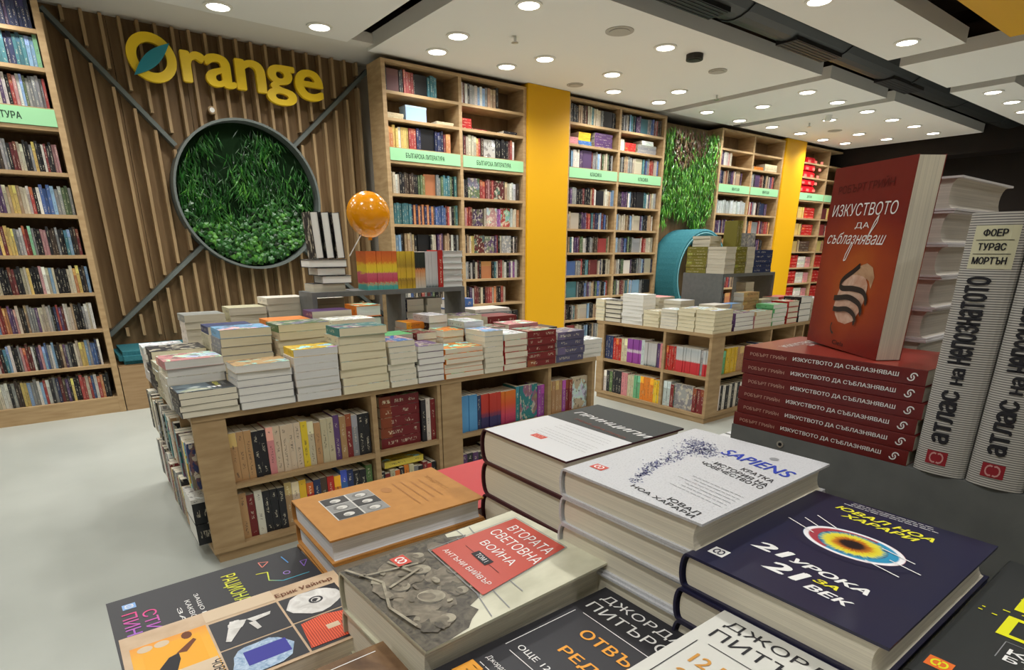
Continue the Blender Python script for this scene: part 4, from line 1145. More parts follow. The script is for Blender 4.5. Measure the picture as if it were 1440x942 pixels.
# ================================================================== the near table
FZ = .93
t = empty('display_table', (0, -.62, 0), 0, 'near oak book table right below the camera', 'table')
box('table_top', .01, 0, FZ - .03, 1.75, 1.42, FZ, OAK, t, bevel=.002)
for x in (.02, .86, 1.71): box('upright', x, .01, .05, x + .028, 1.41, FZ - .03, OAK_V, t)
box('plinth', .03, .02, 0, 1.72, 1.40, .05, OAK, t); box('shelf', .048, .02, .45, 1.71, 1.40, .475, OAK, t); box('base_board', .02, .01, .05, 1.74, 1.41, .075, OAK, t)
t = empty('display_riser', (.75, -.62, FZ), 0, 'dark grey riser panel in front carrying red paperbacks and striped atlases', 'riser')
box('top_board', 0, 0, .213, .42, 1.070, .231, GREY, t); box('front_panel', 0, 0, 0, .018, 1.070, .213, GREY, t); box('end_panel', .018, 1.052, 0, .42, 1.070, .213, GREY, t); box('back_panel', .402, 0, 0, .42, 1.052, .213, GREY, t)
m = MB(); m.prism(ring_pts(.0048, 16), -.0012, .001, 'x'); s = m.build('screw', STEEL, t); s.location = (0, .995, .219)
m = MB(); m.prism(ring_pts(.0026, 6), -.0016, -.001, 'x'); m.build('hex_socket', BLACKP, s)

def lined(name, col, rough=.4, spec=.4): return plain(name, col, rough, spec)

def hero(name, label, w, h, t, M, cover, page=PAPER_C, hard=True, round_=.006, group=None, cat='book', board=.0026, over=.0035, concave=.006):
    """one large book. local x from spine to fore-edge, y along its height, z through its thickness"""
    e = bpy.data.objects.new(name, None); e.empty_display_size = .03; link(e); e.matrix_world = M
    tag(e, label, cat, group)
    n = 10
    arc = []
    for i in range(n + 1):
        a = PI * i / n
        arc.append((-round_ * math.sin(a) + .004 * 0, t / 2 - (t / 2) * math.cos(a)))
    outer = [(w, 0)] + [(x, z) for x, z in arc] + [(w, t)]
    b = board
    inner = [(w, b)] + [(x + b, min(max(z, b), t - b)) for x, z in arc] + [(w, t - b)]
    v, f = [], []
    K = len(outer)
    for y in (0, h):
        for p in outer: v.append((p[0], y, p[1]))
        for p in inner: v.append((p[0], y, p[1]))
    for i in range(K - 1):
        f.append((i, 2 * K + i, 2 * K + i + 1, i + 1))            # outside
        f.append((K + i, K + i + 1, 3 * K + i + 1, 3 * K + i))     # inside
        f.append((i, i + 1, K + i + 1, K + i))                    # foot end
        f.append((2 * K + i, 3 * K + i, 3 * K + i + 1, 2 * K + i + 1))
    f.append((0, K, 3 * K, 2 * K)); f.append((K - 1, 3 * K - 1, 4 * K - 1, 2 * K - 1))
    c = mesh_obj('cover', v, f, cover, e)
    bm = bmesh.new(); bm.from_mesh(c.data); bmesh.ops.recalc_face_normals(bm, faces=bm.faces); bm.to_mesh(c.data); bm.free()
    if cover is CARD: pass
    ov = over if hard else .0006
    z0, z1 = b, t - b
    pr = []
    for i in range(9):
        a = PI * i / 8; zz = z0 + (z1 - z0) * (.5 - .5 * math.cos(a)); pr.append((b + .0008 - (round_ * .8) * math.sin(a) + .0005, zz))
    fe = []
    for i in range(9):
        a = PI * i / 8; zz = z0 + (z1 - z0) * (.5 + .5 * math.cos(a)); fe.append((w - ov - (concave if hard else 0) * math.sin(a), zz))
    prof = pr + fe
    mb = MB(); mb.prism([(p[0], p[1]) for p in prof], ov, h - ov, 'y')
    pg = mb.build('page_block', PAGEHERO, e); pg.color = page
    bm = bmesh.new(); bm.from_mesh(pg.data); bmesh.ops.recalc_face_normals(bm, faces=bm.faces); bm.to_mesh(pg.data); bm.free()
    e['_w'], e['_h'], e['_t'] = w, h, t
    return e

def pagehero():
    m, nt, b = new_mat('paper_edges', .8, .1)
    tc = N(nt, 'ShaderNodeTexCoord'); mp = N(nt, 'ShaderNodeMapping'); mp.inputs['Scale'].default_value = (4, 4, 900)
    nt.links.new(tc.outputs['Object'], mp.inputs[0])
    no = N(nt, 'ShaderNodeTexNoise'); no.inputs['Scale'].default_value = 1.0; no.inputs['Detail'].default_value = 3
    nt.links.new(mp.outputs[0], no.inputs['Vector'])
    f = math_n(nt, 'MULTIPLY_ADD', no.outputs[0], .55, .66)
    oi = N(nt, 'ShaderNodeObjectInfo'); vm = N(nt, 'ShaderNodeVectorMath', operation='SCALE')
    nt.links.new(oi.outputs['Color'], vm.inputs[0]); nt.links.new(f, vm.inputs['Scale']); nt.links.new(vm.outputs[0], b.inputs['Base Color'])
    bp = N(nt, 'ShaderNodeBump'); bp.inputs['Strength'].default_value = .3; bp.inputs['Distance'].default_value = .0006
    nt.links.new(no.outputs[0], bp.inputs['Height']); nt.links.new(bp.outputs[0], b.inputs['Normal'])
    return m
PAGEHERO = pagehero()

def flatM(ox, oy, rz, z): return Matrix.Translation((ox, oy, z)) @ Matrix.Rotation(math.radians(rz), 4, 'Z')
def pile(name, label, n, ox, oy, rz, w, h, t, ztop, cover, group, page=PAPER_C, jit_=.004, jr=.8, **k):
    """n copies down from ztop; returns the top one"""
    top = None
    for i in range(n):
        dz = ztop - (i + 1) * t
        a = 0 if i == 0 else rnd.uniform(-jr, jr)
        M = flatM(ox + (rnd.uniform(-jit_, jit_) if i else 0), oy + (rnd.uniform(-jit_, jit_) if i else 0), rz + a, dz)
        lb = label if i == 0 else '%s, %s' % (k_short[name] if name in k_short else label, ('bottom one' if i == n - 1 else nth(i + 1) + ' from top of its pile'))
        e = hero('hardcover_book' if k.get('hard', True) else 'large_paperback', lb, w, h, t - .0004, M, cover, page, group=group, **k)
        if i == 0: top = e
    return top
k_short = {}

EPS = .0004
def on_top(e, lift=1):
    w, h, t = e['_w'], e['_h'], e['_t']
    def F(u0, v0, u1, v1, sl=0.0):
        return lambda u, v: ((u0 + (u1 - u0) * u) * w, (v0 + (v1 - v0) * v + sl * u) * h, t + EPS * lift)
    return F
def line_print(name, e, segs, mat, wd=.0008, lift=1):
    w, h, t = e['_w'], e['_h'], e['_t']; m = MB()
    for (u0, v0, u1, v1) in segs:
        a, b = Vector((u0 * w, v0 * h)), Vector((u1 * w, v1 * h)); d = (b - a); nn = Vector((-d.y, d.x)).normalized() * wd / 2
        m.poly([(a.x - nn.x, a.y - nn.y, t + EPS * lift), (b.x - nn.x, b.y - nn.y, t + EPS * lift), (b.x + nn.x, b.y + nn.y, t + EPS * lift), (a.x + nn.x, a.y + nn.y, t + EPS * lift)])
    return m.build(name, mat, e)
def poly_print(name, e, polys, mats, lift=1):
    w, h, t = e['_w'], e['_h'], e['_t']; m = MB()
    for i, (pts, mi) in enumerate(polys):
        pts = [(u * w, v * h) for u, v in pts]
        ar = sum(pts[j - 1][0] * pts[j][1] - pts[j][0] * pts[j - 1][1] for j in range(len(pts)))
        if ar < 0: pts.reverse()
        m.poly([(x, y, t + EPS * (lift + .05 * i)) for x, y in pts], mi)
    return m.build(name, mats, e)
def rect(u0, v0, u1, v1): return [(u0, v0), (u1, v0), (u1, v1), (u0, v1)]
def ell(cu, cv, ru, rv, n=20, a0=0, rot=0.0):
    o = []
    for i in range(n):
        a = a0 + 2 * PI * i / n; x, y = ru * math.cos(a), rv * math.sin(a)
        o.append((cu + x * math.cos(rot) - y * math.sin(rot), cv + x * math.sin(rot) + y * math.cos(rot)))
    return o
REDMARK = plain('mark_red', (.62, .07, .045), .45, .4); WHT = plain('ink_white', (.85, .85, .83), .45, .3); BLK = plain('ink_black', (.02, .02, .025), .5, .3)
YEL = plain('ink_yellow', (.85, .80, .05), .45, .3); ORG = plain('ink_orange', (.85, .38, .05), .45, .3); GRYI = plain('ink_grey', (.28, .29, .30), .5, .3)
def arc_seg(cu, cv, ru, rv, a0, a1, tk, n=9):
    """thick arc outline as quads"""
    q = []
    for i in range(n):
        a, b = a0 + (a1 - a0) * i / n, a0 + (a1 - a0) * (i + 1) / n
        q.append([(cu + ru * math.cos(a), cv + rv * math.sin(a)), (cu + ru * math.cos(b), cv + rv * math.sin(b)), (cu + (ru - tk) * math.cos(b), cv + (rv - tk * rv / ru) * math.sin(b)), (cu + (ru - tk) * math.cos(a), cv + (rv - tk * rv / ru) * math.sin(a))])
    return q
def mark(e, u0, v0, u1, v1, bg, fg, lift=1):
    """publisher mark: square with two hooked strokes"""
    cu, cv = (u0 + u1) / 2, (v0 + v1) / 2; ru, rv = (u1 - u0) * .36, (v1 - v0) * .36
    P_ = [(rect(u0, v0, u1, v1), 0)]
    for q in arc_seg(cu - ru * .35, cv, ru * .62, rv * .95, PI * .35, PI * 1.65, ru * .24): P_.append((q, 1))
    for q in arc_seg(cu + ru * .35, cv, ru * .62, rv * .95, -PI * .65, PI * .65, ru * .24): P_.append((q, 1))
    P_.append((rect(cu - ru * .12, cv - rv * .5, cu + ru * .12, cv + rv * .5), 1))
    w, h, t = e['_w'], e['_h'], e['_t']; m = MB()
    for i, (pts, mi) in enumerate(P_):
        pts = [(u * w, v * h) for u, v in pts]
        ar = sum(pts[j - 1][0] * pts[j][1] - pts[j][0] * pts[j - 1][1] for j in range(len(pts)))
        if ar < 0: pts.reverse()
        m.poly([(x, y, t + EPS * (lift + (.5 if i else 0))) for x, y in pts], mi)
    return m.build('publisher_mark', [bg, fg], e)
def greek(name, e, u0, v0, u1, v1, rows, mat, align='L', seed=1, wd=.0011, slope=0.0):
    """tiny print too small to read: broken dashes"""
    r_ = random.Random(seed); segs = []
    for i in range(rows):
        v = v1 - (v1 - v0) * (i + .5) / rows; L = (u1 - u0) * r_.uniform(.75, 1); a = u0 if align == 'L' else (u0 + ((u1 - u0) - L) / (2 if align == 'C' else 1))
        p = a
        while p < a + L:
            q = min(a + L, p + r_.uniform(.02, .06)); segs.append((p, v + slope * (p - u0), q, v + slope * (q - u0))); p = q + .008
    return line_print(name, e, segs, mat, wd)

# ---- '21' book
NAVY = noise_mat('cover_navy', (.012, .014, .05), (.022, .02, .045), (1, 1, 1), 6, .33, .5)
k_short['21'] = 'navy hardback under the eye cover'
b = pile('21', 'navy hardback with a glowing eye and white number 21 on the cover', 6, .412, .276, -90, .168, .240, .035, 1.14, NAVY, None, PAPER_C)
F = on_top(b)
sh = .25
text('title_lettering', '21', F(.155, .250, .368, .318), WHT, b, .05, .2); text('title_lettering', 'УРОКА', F(.378, .248, .775, .292, -.018), WHT, b, .04, sh)
text('title_lettering', '21', F(.315, .134, .530, .214), WHT, b, .05, .2); text('title_lettering', 'ЗА', F(.548, .181, .667, .212), YEL, b, .03, sh); text('title_lettering', 'ВЕК', F(.548, .118, .770, .160, -.008), WHT, b, .04, sh)
text('author_lettering', 'ЮВАЛ НОА', F(.210, .862, .765, .905, -.035), YEL, b, .03, sh); text('author_lettering', 'ХАРАРИ', F(.288, .797, .710, .838, -.018), YEL, b, .03, sh)
greek('small_print', b, .20, .93, .76, .985, 3, WHT, 'C', 4, .0009); mark(b, .055, .075, .145, .135, WHT, NAVY)
def eye_mat():
    m, nt, bs = new_mat('eye_print', .33, .5)
    tc = N(nt, 'ShaderNodeTexCoord'); mp = N(nt, 'ShaderNodeMapping'); mp.inputs['Location'].default_value = (0, 0, 0)
    nt.links.new(tc.outputs['Object'], mp.inputs[0]); sx = N(nt, 'ShaderNodeSeparateXYZ'); nt.links.new(mp.outputs[0], sx.inputs[0])
    X, Y = sx.outputs[0], sx.outputs[1]
    def rad(ax, ay): return math_n(nt, 'SQRT', math_n(nt, 'ADD', math_n(nt, 'POWER', math_n(nt, 'DIVIDE', X, ax), 2), math_n(nt, 'POWER', math_n(nt, 'DIVIDE', Y, ay), 2)))
    r = rad(.0440, .0290); ri = rad(.0300, .0235)
    an = math_n(nt, 'ARCTAN2', Y, X); cb = N(nt, 'ShaderNodeCombineXYZ'); nt.links.new(math_n(nt, 'MULTIPLY', an, 9), cb.inputs[0]); nt.links.new(math_n(nt, 'MULTIPLY', ri, 1.6), cb.inputs[1])
    no = N(nt, 'ShaderNodeTexNoise'); no.inputs['Scale'].default_value = 1.6; no.inputs['Detail'].default_value = 4; nt.links.new(cb.outputs[0], no.inputs['Vector'])
    rj = math_n(nt, 'ADD', ri, math_n(nt, 'MULTIPLY', math_n(nt, 'SUBTRACT', no.outputs[0], .5), .5))
    iris = ramp(nt, rj, [(.0, (.015, .008, .008)), (.33, (.02, .01, .01)), (.40, (.35, .10, .01)), (.52, (.62, .22, .02)), (.62, (.75, .62, .03)), (.80, (.80, .72, .06)), (.90, (.12, .35, .40)), (1.0, (.03, .10, .25))])
    side = math_n(nt, 'GREATER_THAN', math_n(nt, 'ADD', X, math_n(nt, 'MULTIPLY', Y, -.6)), 0)
    glow_in = mix_c(nt, side, (.40, .05, .07), (.03, .30, .52)); glow_out = mix_c(nt, side, (.05, .36, .55), (.50, .05, .08))
    c = mix_c(nt, ramp(nt, ri, [(.98, (0, 0, 0)), (1.04, (1, 1, 1))]), iris, glow_in)
    ring = ramp(nt, r, [(.86, (0, 0, 0)), (.90, (1, 1, 1)), (.98, (1, 1, 1)), (1.0, (0, 0, 0))])
    outm = ramp(nt, r, [(.94, (0, 0, 0)), (.96, (1, 1, 1))])
    fade = ramp(nt, r, [(.98, (1, 1, 1)), (1.10, (.7, .7, .7)), (1.30, (0, 0, 0))])
    o = mix_c(nt, fade, (.017, .017, .047), glow_out)
    c = mix_c(nt, outm, c, o); c = mix_c(nt, ring, c, (.9, .88, .9))
    nt.links.new(c, bs.inputs['Base Color'])
    return m
m = MB(); m.poly([(x, y, 0) for x, y in ell(0, 0, .057, .0375, 48)]); o = m.build('eye_print', eye_mat(), b); o.location = (.5 * .168, .565 * .24, b['_t'] + EPS * .6)
for q in [(.20, .720, .36, .655), (.11, .60, .30, .545), (.17, .655, .28, .615), (.62, .62, .80, .585), (.70, .545, .86, .515), (.62, .475, .80, .44)]: line_print('light_streak', b, [q], WHT, .0013, 2.2)

# ---- spotted white book with figure
SAPW = noise_mat('cover_speckled_white', (.50, .51, .53), (.59, .60, .62), (1, 1, 1), 500, .4, .4, 2, .35, .45)
k_short['sap'] = 'white hardback under the dotted figure cover'
b = pile('sap', 'speckled white hardback with a blue title and dotted figure on the cover', 7, .416, .446, -89, .178, .246, .034, 1.17, SAPW, None, PAPER_C)
F = on_top(b); BLU = plain('ink_blue', (.03, .06, .42), .45, .3)
text('title_lettering', 'SAPIENS', F(.44, .735, .955, .825, -.065), BLU, b, .02, .15)
text('subtitle_lettering', 'КРАТКА', F(.70, .606, .935, .643, -.04), BLK, b, .01); text('subtitle_lettering', 'ИСТОРИЯ НА', F(.535, .580, .945, .617, -.075), BLK, b, .01); text('subtitle_lettering', 'ЧОВЕЧЕСТВОТО', F(.475, .540, .945, .575, -.075), BLK, b, .01)
text('author_lettering', 'ЮВАЛ', F(.70, .080, .925, .112, -.033), BLK, b, .01); text('author_lettering', 'НОА ХАРАРИ', F(.45, .074, .925, .102, -.062), BLK, b, .01)
greek('small_print', b, .52, .22, .95, .40, 6, GRYI, 'R', 9, .0008, -.12); mark(b, .075, .110, .175, .165, REDMARK, WHT)
rr = random.Random(5); pl = []
path = [(.42, .12), (.36, .25), (.30, .38), (.31, .50), (.27, .60), (.24, .72), (.20, .80), (.33, .78), (.30, .68), (.40, .72), (.36, .62)]
for i in range(900):
    k = rr.randrange(len(path) - 1); a, c = path[k], path[k + 1]; tt = rr.random(); wid = .018 + .035 * min(1, k / 5)
    u, v = a[0] + (c[0] - a[0]) * tt + rr.gauss(0, wid), a[1] + (c[1] - a[1]) * tt + rr.gauss(0, wid * .55); s_ = rr.uniform(.004, .010); q = rr.uniform(0, PI)
    if .03 < u < .97 and .03 < v < .97: pl.append(([(u + s_ * math.cos(q + j * 2.1), v + s_ * .7 * math.sin(q + j * 2.1)) for j in range(3)], rr.choice((0, 0, 1))))
w_, h_, t_ = b['_w'], b['_h'], b['_t']; m = MB()
for p_, mi in pl:
    m.poly([(u * w_, v * h_, t_ + EPS) for u, v in p_], mi)
m.build('figure_print', [plain('ink_indigo', (.05, .06, .22), .5), plain('ink_slate', (.14, .15, .27), .5)], b)
poly_print('round_grey_print', b, [(ell(.735, .858, .030, .022), 0)], [GRYI])  # plain grey oval on the cover

# ---- thick white and charcoal book
k_short['pri'] = 'thick dark-boarded hardback below the charcoal one'
CHAR = plain('cover_charcoal', (.045, .05, .05), .5, .3); PRW = plain('cover_white', (.66, .67, .68), .45, .35); DKB = plain('cover_black_board', (.02, .018, .018), .45, .4); WINE = plain('cover_wine', (.06, .012, .018), .45, .4)
b = pile('pri', 'thick hardback, white cover with a charcoal title band', 4, .480, .690, -90, .180, .240, .0535, 1.145, WINE, None, PAPER_C, round_=.012)
F = on_top(b)
poly_print('white_wrapper', b, [(rect(.0, .0, 1, .52), 0)], [PRW], .6); poly_print('charcoal_band', b, [(rect(0, .52, 1, 1), 0)], [CHAR], .6)
text('title_lettering', 'ПРИНЦИПИ', F(.085, .690, 1.0, .765, -.06), WHT, b, .01, .2); text('author_lettering', 'РЕЙ ДАЛИО', F(.235, .592, .89, .630, -.06), plain('ink_rust', (.22, .06, .04), .5), b, .01, .2)
greek('small_print', b, .25, .37, .95, .49, 3, GRYI, 'C', 3, .0007, -.05); greek('small_print', b, .25, .20, .95, .34, 4, GRYI, 'C', 6, .0007, -.05); mark(b, .36, .145, .50, .20, REDMARK, plain('mark_pink', (.7, .25, .2), .5))

# ---- book with red box and soldiers
def scene_mat():
    m, nt, bs = new_mat('sepia_cover', .35, .45)
    tc = N(nt, 'ShaderNodeTexCoord'); mp = N(nt, 'ShaderNodeMapping'); mp.inputs['Scale'].default_value = (1, .5, 1)
    nt.links.new(tc.outputs['Object'], mp.inputs[0])
    no = N(nt, 'ShaderNodeTexNoise'); no.inputs['Scale'].default_value = 30; no.inputs['Detail'].default_value = 6; nt.links.new(mp.outputs[0], no.inputs['Vector'])
    nt.links.new(ramp(nt, no.outputs[0], [(.35, (.50, .49, .36)), (.62, (.66, .65, .50))]), bs.inputs['Base Color'])
    return m
CRM = scene_mat()
def sepia(name, d, l, sc):
    m, nt, bs = new_mat(name, .38, .4)
    tc = N(nt, 'ShaderNodeTexCoord'); no = N(nt, 'ShaderNodeTexNoise'); no.inputs['Scale'].default_value = sc; no.inputs['Detail'].default_value = 6; no.inputs['Distortion'].default_value = 1.2
    nt.links.new(tc.outputs['Object'], no.inputs['Vector']); nt.links.new(ramp(nt, no.outputs[0], [(.32, d), (.68, l)]), bs.inputs['Base Color'])
    return m
SP1 = sepia('sepia_dark', (.035, .03, .022), (.14, .12, .085), 90); SP2 = sepia('sepia_mid', (.10, .085, .06), (.25, .215, .155), 70); SP3 = sepia('sepia_light', (.20, .175, .125), (.42, .38, .28), 60)
k_short['ww2'] = 'cream hardback under the soldiers cover'
b = pile('ww2', 'hardback with sepia soldiers and a red title box on the cover', 3, .186, .537, -87.5, .168, .236, .050, 1.08, CRM, None, PAPER_C)
F = on_top(b)
def blob(cu, cv, ru, rv, seed, n=18, rough=.18, rot=0.0):
    r_ = random.Random(seed); return [(cu + (x - cu) * (1 + r_.uniform(-rough, rough)), cv + (y - cv) * (1 + r_.uniform(-rough, rough))) for x, y in ell(cu, cv, ru, rv, n, 0, rot)]
edge = [(0, 0), (1, 0), (1, .10), (.98, .20), (.93, .24), (.88, .30), (.82, .29), (.78, .36), (.70, .40), (.66, .37), (.58, .43), (.50, .42), (.44, .50), (.36, .48), (.30, .56), (.22, .62), (.14, .60), (.10, .64), (.05, .55), (0, .56)]
# head-and-back shapes in the print
rs = random.Random(21); figs = [(edge, 0)]
for (cu, cv, sz, an) in ((.20, .50, .085, .2), (.44, .40, .08, .1), (.66, .33, .06, 0), (.30, .28, .10, .3), (.60, .20, .12, .35), (.14, .34, .06, .2), (.84, .17, .07, .1), (.40, .14, .09, .2)):
    for k in range(3): figs.append((blob(cu + rs.uniform(-.05, .05) - .02, cv - .05 + rs.uniform(-.05, .03), sz * rs.uniform(.9, 1.4), sz * rs.uniform(.5, .8), rs.random(), 16, .2), rs.choice((1, 1, 0))))
    figs.append((blob(cu - sz * .3, cv - sz * .35, sz * .8, sz * .45, rs.random(), 14, .15), 1))
    figs.append((ell(cu + sz * .12, cv - sz * .10, sz * .62, sz * .40, 18, 0, an), 0)); figs.append((ell(cu, cv + sz * .05, sz * .62, sz * .42, 18, 0, an), 2)); figs.append((ell(cu - sz * .1, cv - .01, sz * .42, sz * .24, 14, 0, an), 1))
for k in range(16): figs.append((blob(rs.uniform(.05, .9), rs.uniform(.04, .30), rs.uniform(.015, .05), rs.uniform(.008, .02), rs.random(), 9, .3), rs.choice((0, 1, 2))))
poly_print('photo_print', b, figs, [SP1, SP2, SP3], .7)
line_print('branch_print', b, [(.02, .02, .30, .10), (.30, .10, .56, .03), (.56, .03, .80, .05), (.16, .06, .24, .30), (.38, .10, .30, .28), (.10, .20, .30, .24)], SP3, .0030, 6.0)
line_print('rail_print', b, [(0, .63, .45, .60), (.02, .70, .12, .68), (.10, .585, .9, .52), (.12, .52, .30, .50), (.55, .46, .98, .40), (.75, .36, .98, .31)], GRYI, .0012, 1.4)
RBX = plain('title_red', (.50, .055, .03), .35, .5)
line_print('box_frame', b, [(.125, .405, .118, .955), (.118, .955, .695, .928), (.695, .928, .805, .355), (.805, .355, .125, .405)], GRYI, .0009, 3.6)
poly_print('red_box', b, [([(.142, .416), (.79, .370), (.690, .921), (.130, .945)], 0)], [RBX], 3.2)
def skew(u0, v0, u1, v1, sl, lift=4.2, k=0.0):
    w, h, t = b['_w'], b['_h'], b['_t']
    return lambda u, v: ((u0 + (u1 - u0) * u + k * v) * w, (v0 + (v1 - v0) * v + sl * u) * h, t + EPS * lift)
text('title_lettering', 'ВТОРАТА', skew(.225, .828, .680, .895, -.028), WHT, b, .0); text('title_lettering', 'СВЕТОВНА', skew(.188, .735, .725, .802, -.04), WHT, b, .0); text('title_lettering', 'ВОЙНА', skew(.270, .630, .640, .695, -.026), WHT, b, .0)
poly_print('volume_plate', b, [([(.352, .538), (.532, .520), (.536, .572), (.355, .585)], 0)], [BLK], 4.2); text('volume_lettering', 'ТОМ I', skew(.385, .545, .505, .573, -.012, 5), WHT, b, .0)
line_print('rule', b, [(.24, .565, .35, .557), (.54, .54, .66, .53)], BLK, .0007, 4.2)
text('author_lettering', 'АНТЪНИ БИЙВЪР', skew(.195, .452, .728, .490, -.026), WHT, b, .0); mark(b, .085, .215, .205, .285, REDMARK, WHT, 6.6)

# ---- tan clothbound book
TAN = noise_mat('cover_tan', (.44, .20, .048), (.50, .235, .06), (1, 1, 1), 60, .55, .3)
k_short['tan'] = 'tan hardback under the portraits cover'
b = pile('tan', 'tan orange hardback with a small block of portrait photographs on the cover', 3, .232, .848, -91, .163, .241, .0365, 1.04, TAN, None, (.72, .73, .76, 1), over=.005, concave=.004, jit_=.003)
rr = random.Random(8); pl = [(rect(.17, .13, .68, .46), 0)]
for i in range(3):
    for j in range(2):
        u0, v0 = .175 + i * .17, .137 + j * .165
        if (i, j) == (2, 0) or (i, j) == (2, 1): pass
        pl.append((rect(u0, v0, u0 + .16, v0 + .155), 1 + (i + j) % 2)); cu, cv = u0 + .085, v0 + .075
        pl.append((blob(cu, cv, .062, .050, i * 3 + j, 14, .1), 3 if (i + j) % 2 else 1)); pl.append((ell(cu, cv + .005, .040, .034, 14), 0)); pl.append((ell(cu + .012, cv - .01, .024, .018, 10), 4))
poly_print('portrait_prints', b, pl, [plain('photo_light', (.62, .61, .57), .4), plain('photo_dark', (.03, .03, .03), .4), plain('photo_grey', (.25, .25, .24), .4), plain('photo_mid', (.16, .16, .15), .4), plain('photo_tone', (.38, .37, .34), .4)], .7)
F = on_top(b); TNI = plain('ink_blind_stamp', (.40, .175, .045), .5)
text('title_lettering', 'МЪДРОСТ', F(.20, .86, .62, .90), TNI, b, .0); greek('small_print', b, .18, .60, .78, .84, 4, TNI, 'C', 4, .003); poly_print('stamped_mark', b, [(ell(.30, .55, .07, .035), 0)], [TNI])

# ---- black neon-lettered paperback and the framed-boxes paperback
BLKC = plain('cover_black', (.028, .028, .034), .4, .4)
b = hero('large_paperback', 'black paperback with neon pink, blue and yellow lettering at the table corner', .170, .245, .038, flatM(-.018, .828, -89, .932), BLKC, PAPER_W, hard=False, round_=.001, board=.0006)
def neon(name, cols, ax=0):
    m, nt, bs = new_mat(name, .4, .4); tc = N(nt, 'ShaderNodeTexCoord'); sx = N(nt, 'ShaderNodeSeparateXYZ'); nt.links.new(tc.outputs['Generated'], sx.inputs[0]); nt.links.new(ramp(nt, sx.outputs[ax], cols), bs.inputs['Base Color']); return m
NE1 = neon('ink_pink_blue', [(0, (.75, .05, .22)), (.5, (.35, .12, .60)), (1, (.08, .15, .75))]); NE2 = neon('ink_yellow_blue', [(0, (.80, .80, .04)), (.6, (.55, .65, .06)), (1, (.05, .40, .60))])
F = on_top(b)
text('author_lettering', 'СТИВЪН', F(.29, .135, .93, .198), NE1, b, .01); text('author_lettering', 'ПИНКЪР', F(.255, .050, .90, .115), NE1, b, .01); text('title_lettering', 'РАЦИОНАЛНОСТ', F(.132, .520, .97, .612), NE2, b, .01)
for i, (u, v, s_) in enumerate(((.40, .276, 'ЗАЩО'), (.33, .325, 'КАКВО Е ТОВА'), (.27, .372, 'ЗАЩО Е РЯДКА'))): text('subtitle_lettering', s_, F(u, v, .95, v + .025), WHT, b, .01)
mark(b, .11, .062, .19, .122, plain('mark_blue', (.25, .45, .80), .4), WHT)
line_print('line_print', b, [(.085, .75, .12, .80), (.12, .80, .187, .752), (.187, .752, .085, .75)], plain('ink_salmon', (.75, .25, .2), .4), .0015)
line_print('line_print', b, [(.10, .88, .24, .89)], plain('ink_sky', (.1, .35, .75), .4), .0016); line_print('line_print', b, [(.28, .95, .28, .99), (.28, .99, .38, .95), (.38, .95, .28, .95)], plain('ink_violet', (.28, .15, .6), .4), .0012)
line_print('line_print', b, [(.27, .70, .29, .76), (.29, .76, .43, .74), (.43, .74, .50, .80), (.50, .80, .50, .95)], NE2, .0016)
poly_print('ring_print', b, [(q, 0) for q in arc_seg(.395, .845, .03, .02, 0, 2 * PI, .008, 14)], [plain('ink_lilac', (.4, .25, .7), .4)])
WEIC = noise_mat('cover_sand', (.52, .36, .22), (.64, .48, .32), (1, 1, 1), 40, .4, .4)
b = hero('large_paperback', 'paperback with a collage of framed boxes in orange, white, blue and red', .150, .240, .029, flatM(-.012, .681, -90, .9705), WEIC, PAPER_C, hard=False, round_=.001, board=.0006)
M_OR = neon('box_orange', [(0, (.75, .20, .03)), (.35, (.85, .42, .02)), (.8, (.85, .45, .03)), (1, (.7, .16, .03))], 0)
D_ = BLKC; SANDL = plain('sand_light', (.66, .52, .36), .4); BRN = plain('ink_brown', (.16, .05, .02), .5)
REDC = None
def stripes(name, a, c, sc, ax='X'):
    m, nt, bs = new_mat(name, .5, .3); tc = N(nt, 'ShaderNodeTexCoord'); wv = N(nt, 'ShaderNodeTexWave', bands_direction=ax); wv.inputs['Scale'].default_value = sc; wv.inputs['Distortion'].default_value = 1.5
    nt.links.new(tc.outputs['Object'], wv.inputs['Vector']); nt.links.new(ramp(nt, wv.outputs[0], [(.3, a), (.7, c)]), bs.inputs['Base Color']); return m
RDST = stripes('cloth_red', (.45, .05, .02), (.80, .13, .06), 120, 'Y'); DEN = sepia('cloth_pale_blue', (.20, .32, .50), (.50, .62, .75), 160); WCL = sepia('cloth_white', (.55, .53, .50), (.78, .77, .74), 60)
poly_print('box_frames', b, [(rect(.18, .03, .93, .335), 1), (rect(.20, .345, .585, .655), 2), (rect(.60, .345, .97, .655), 2), (rect(.20, .665, .57, .955), 2), (rect(.585, .665, .97, .955), 2), (rect(.0, .34, .165, .66), 0)], [SANDL, M_OR, D_], .6)
poly_print('orange_box_print', b, [(rect(.25, .07, .85, .30), 1), ([(.60, .09), (.72, .02 + .08), (.70, .16), (.50, .20), (.42, .20), (.44, .16)], 0), ([(.42, .19), (.44, .23), (.33, .28), (.30, .27)], 2), (ell(.235, .25, .05, .022, 10), 2), (ell(.24, .085, .04, .03), 3), (ell(.24, .15, .04, .03), 3), (rect(.62, .18, .92, .33), 3)], [BLK, plain('amber', (.85, .40, .02), .4), BRN, SANDL], 1.2)
text('title_lettering', 'ЧОВЕКЪТ', F(.655, .285, .93, .325), BLK, b, .03)
poly_print('white_figure_print', b, [(blob(.33, .45, .06, .035, 3, 12, .15), 0), ([(.26, .43), (.30, .50), (.52, .40), (.50, .38)], 0), ([(.30, .50), (.36, .52), (.34, .60), (.30, .61)], 0), ([(.36, .50), (.48, .52), (.47, .54), (.36, .53)], 0)], [WCL], 2)
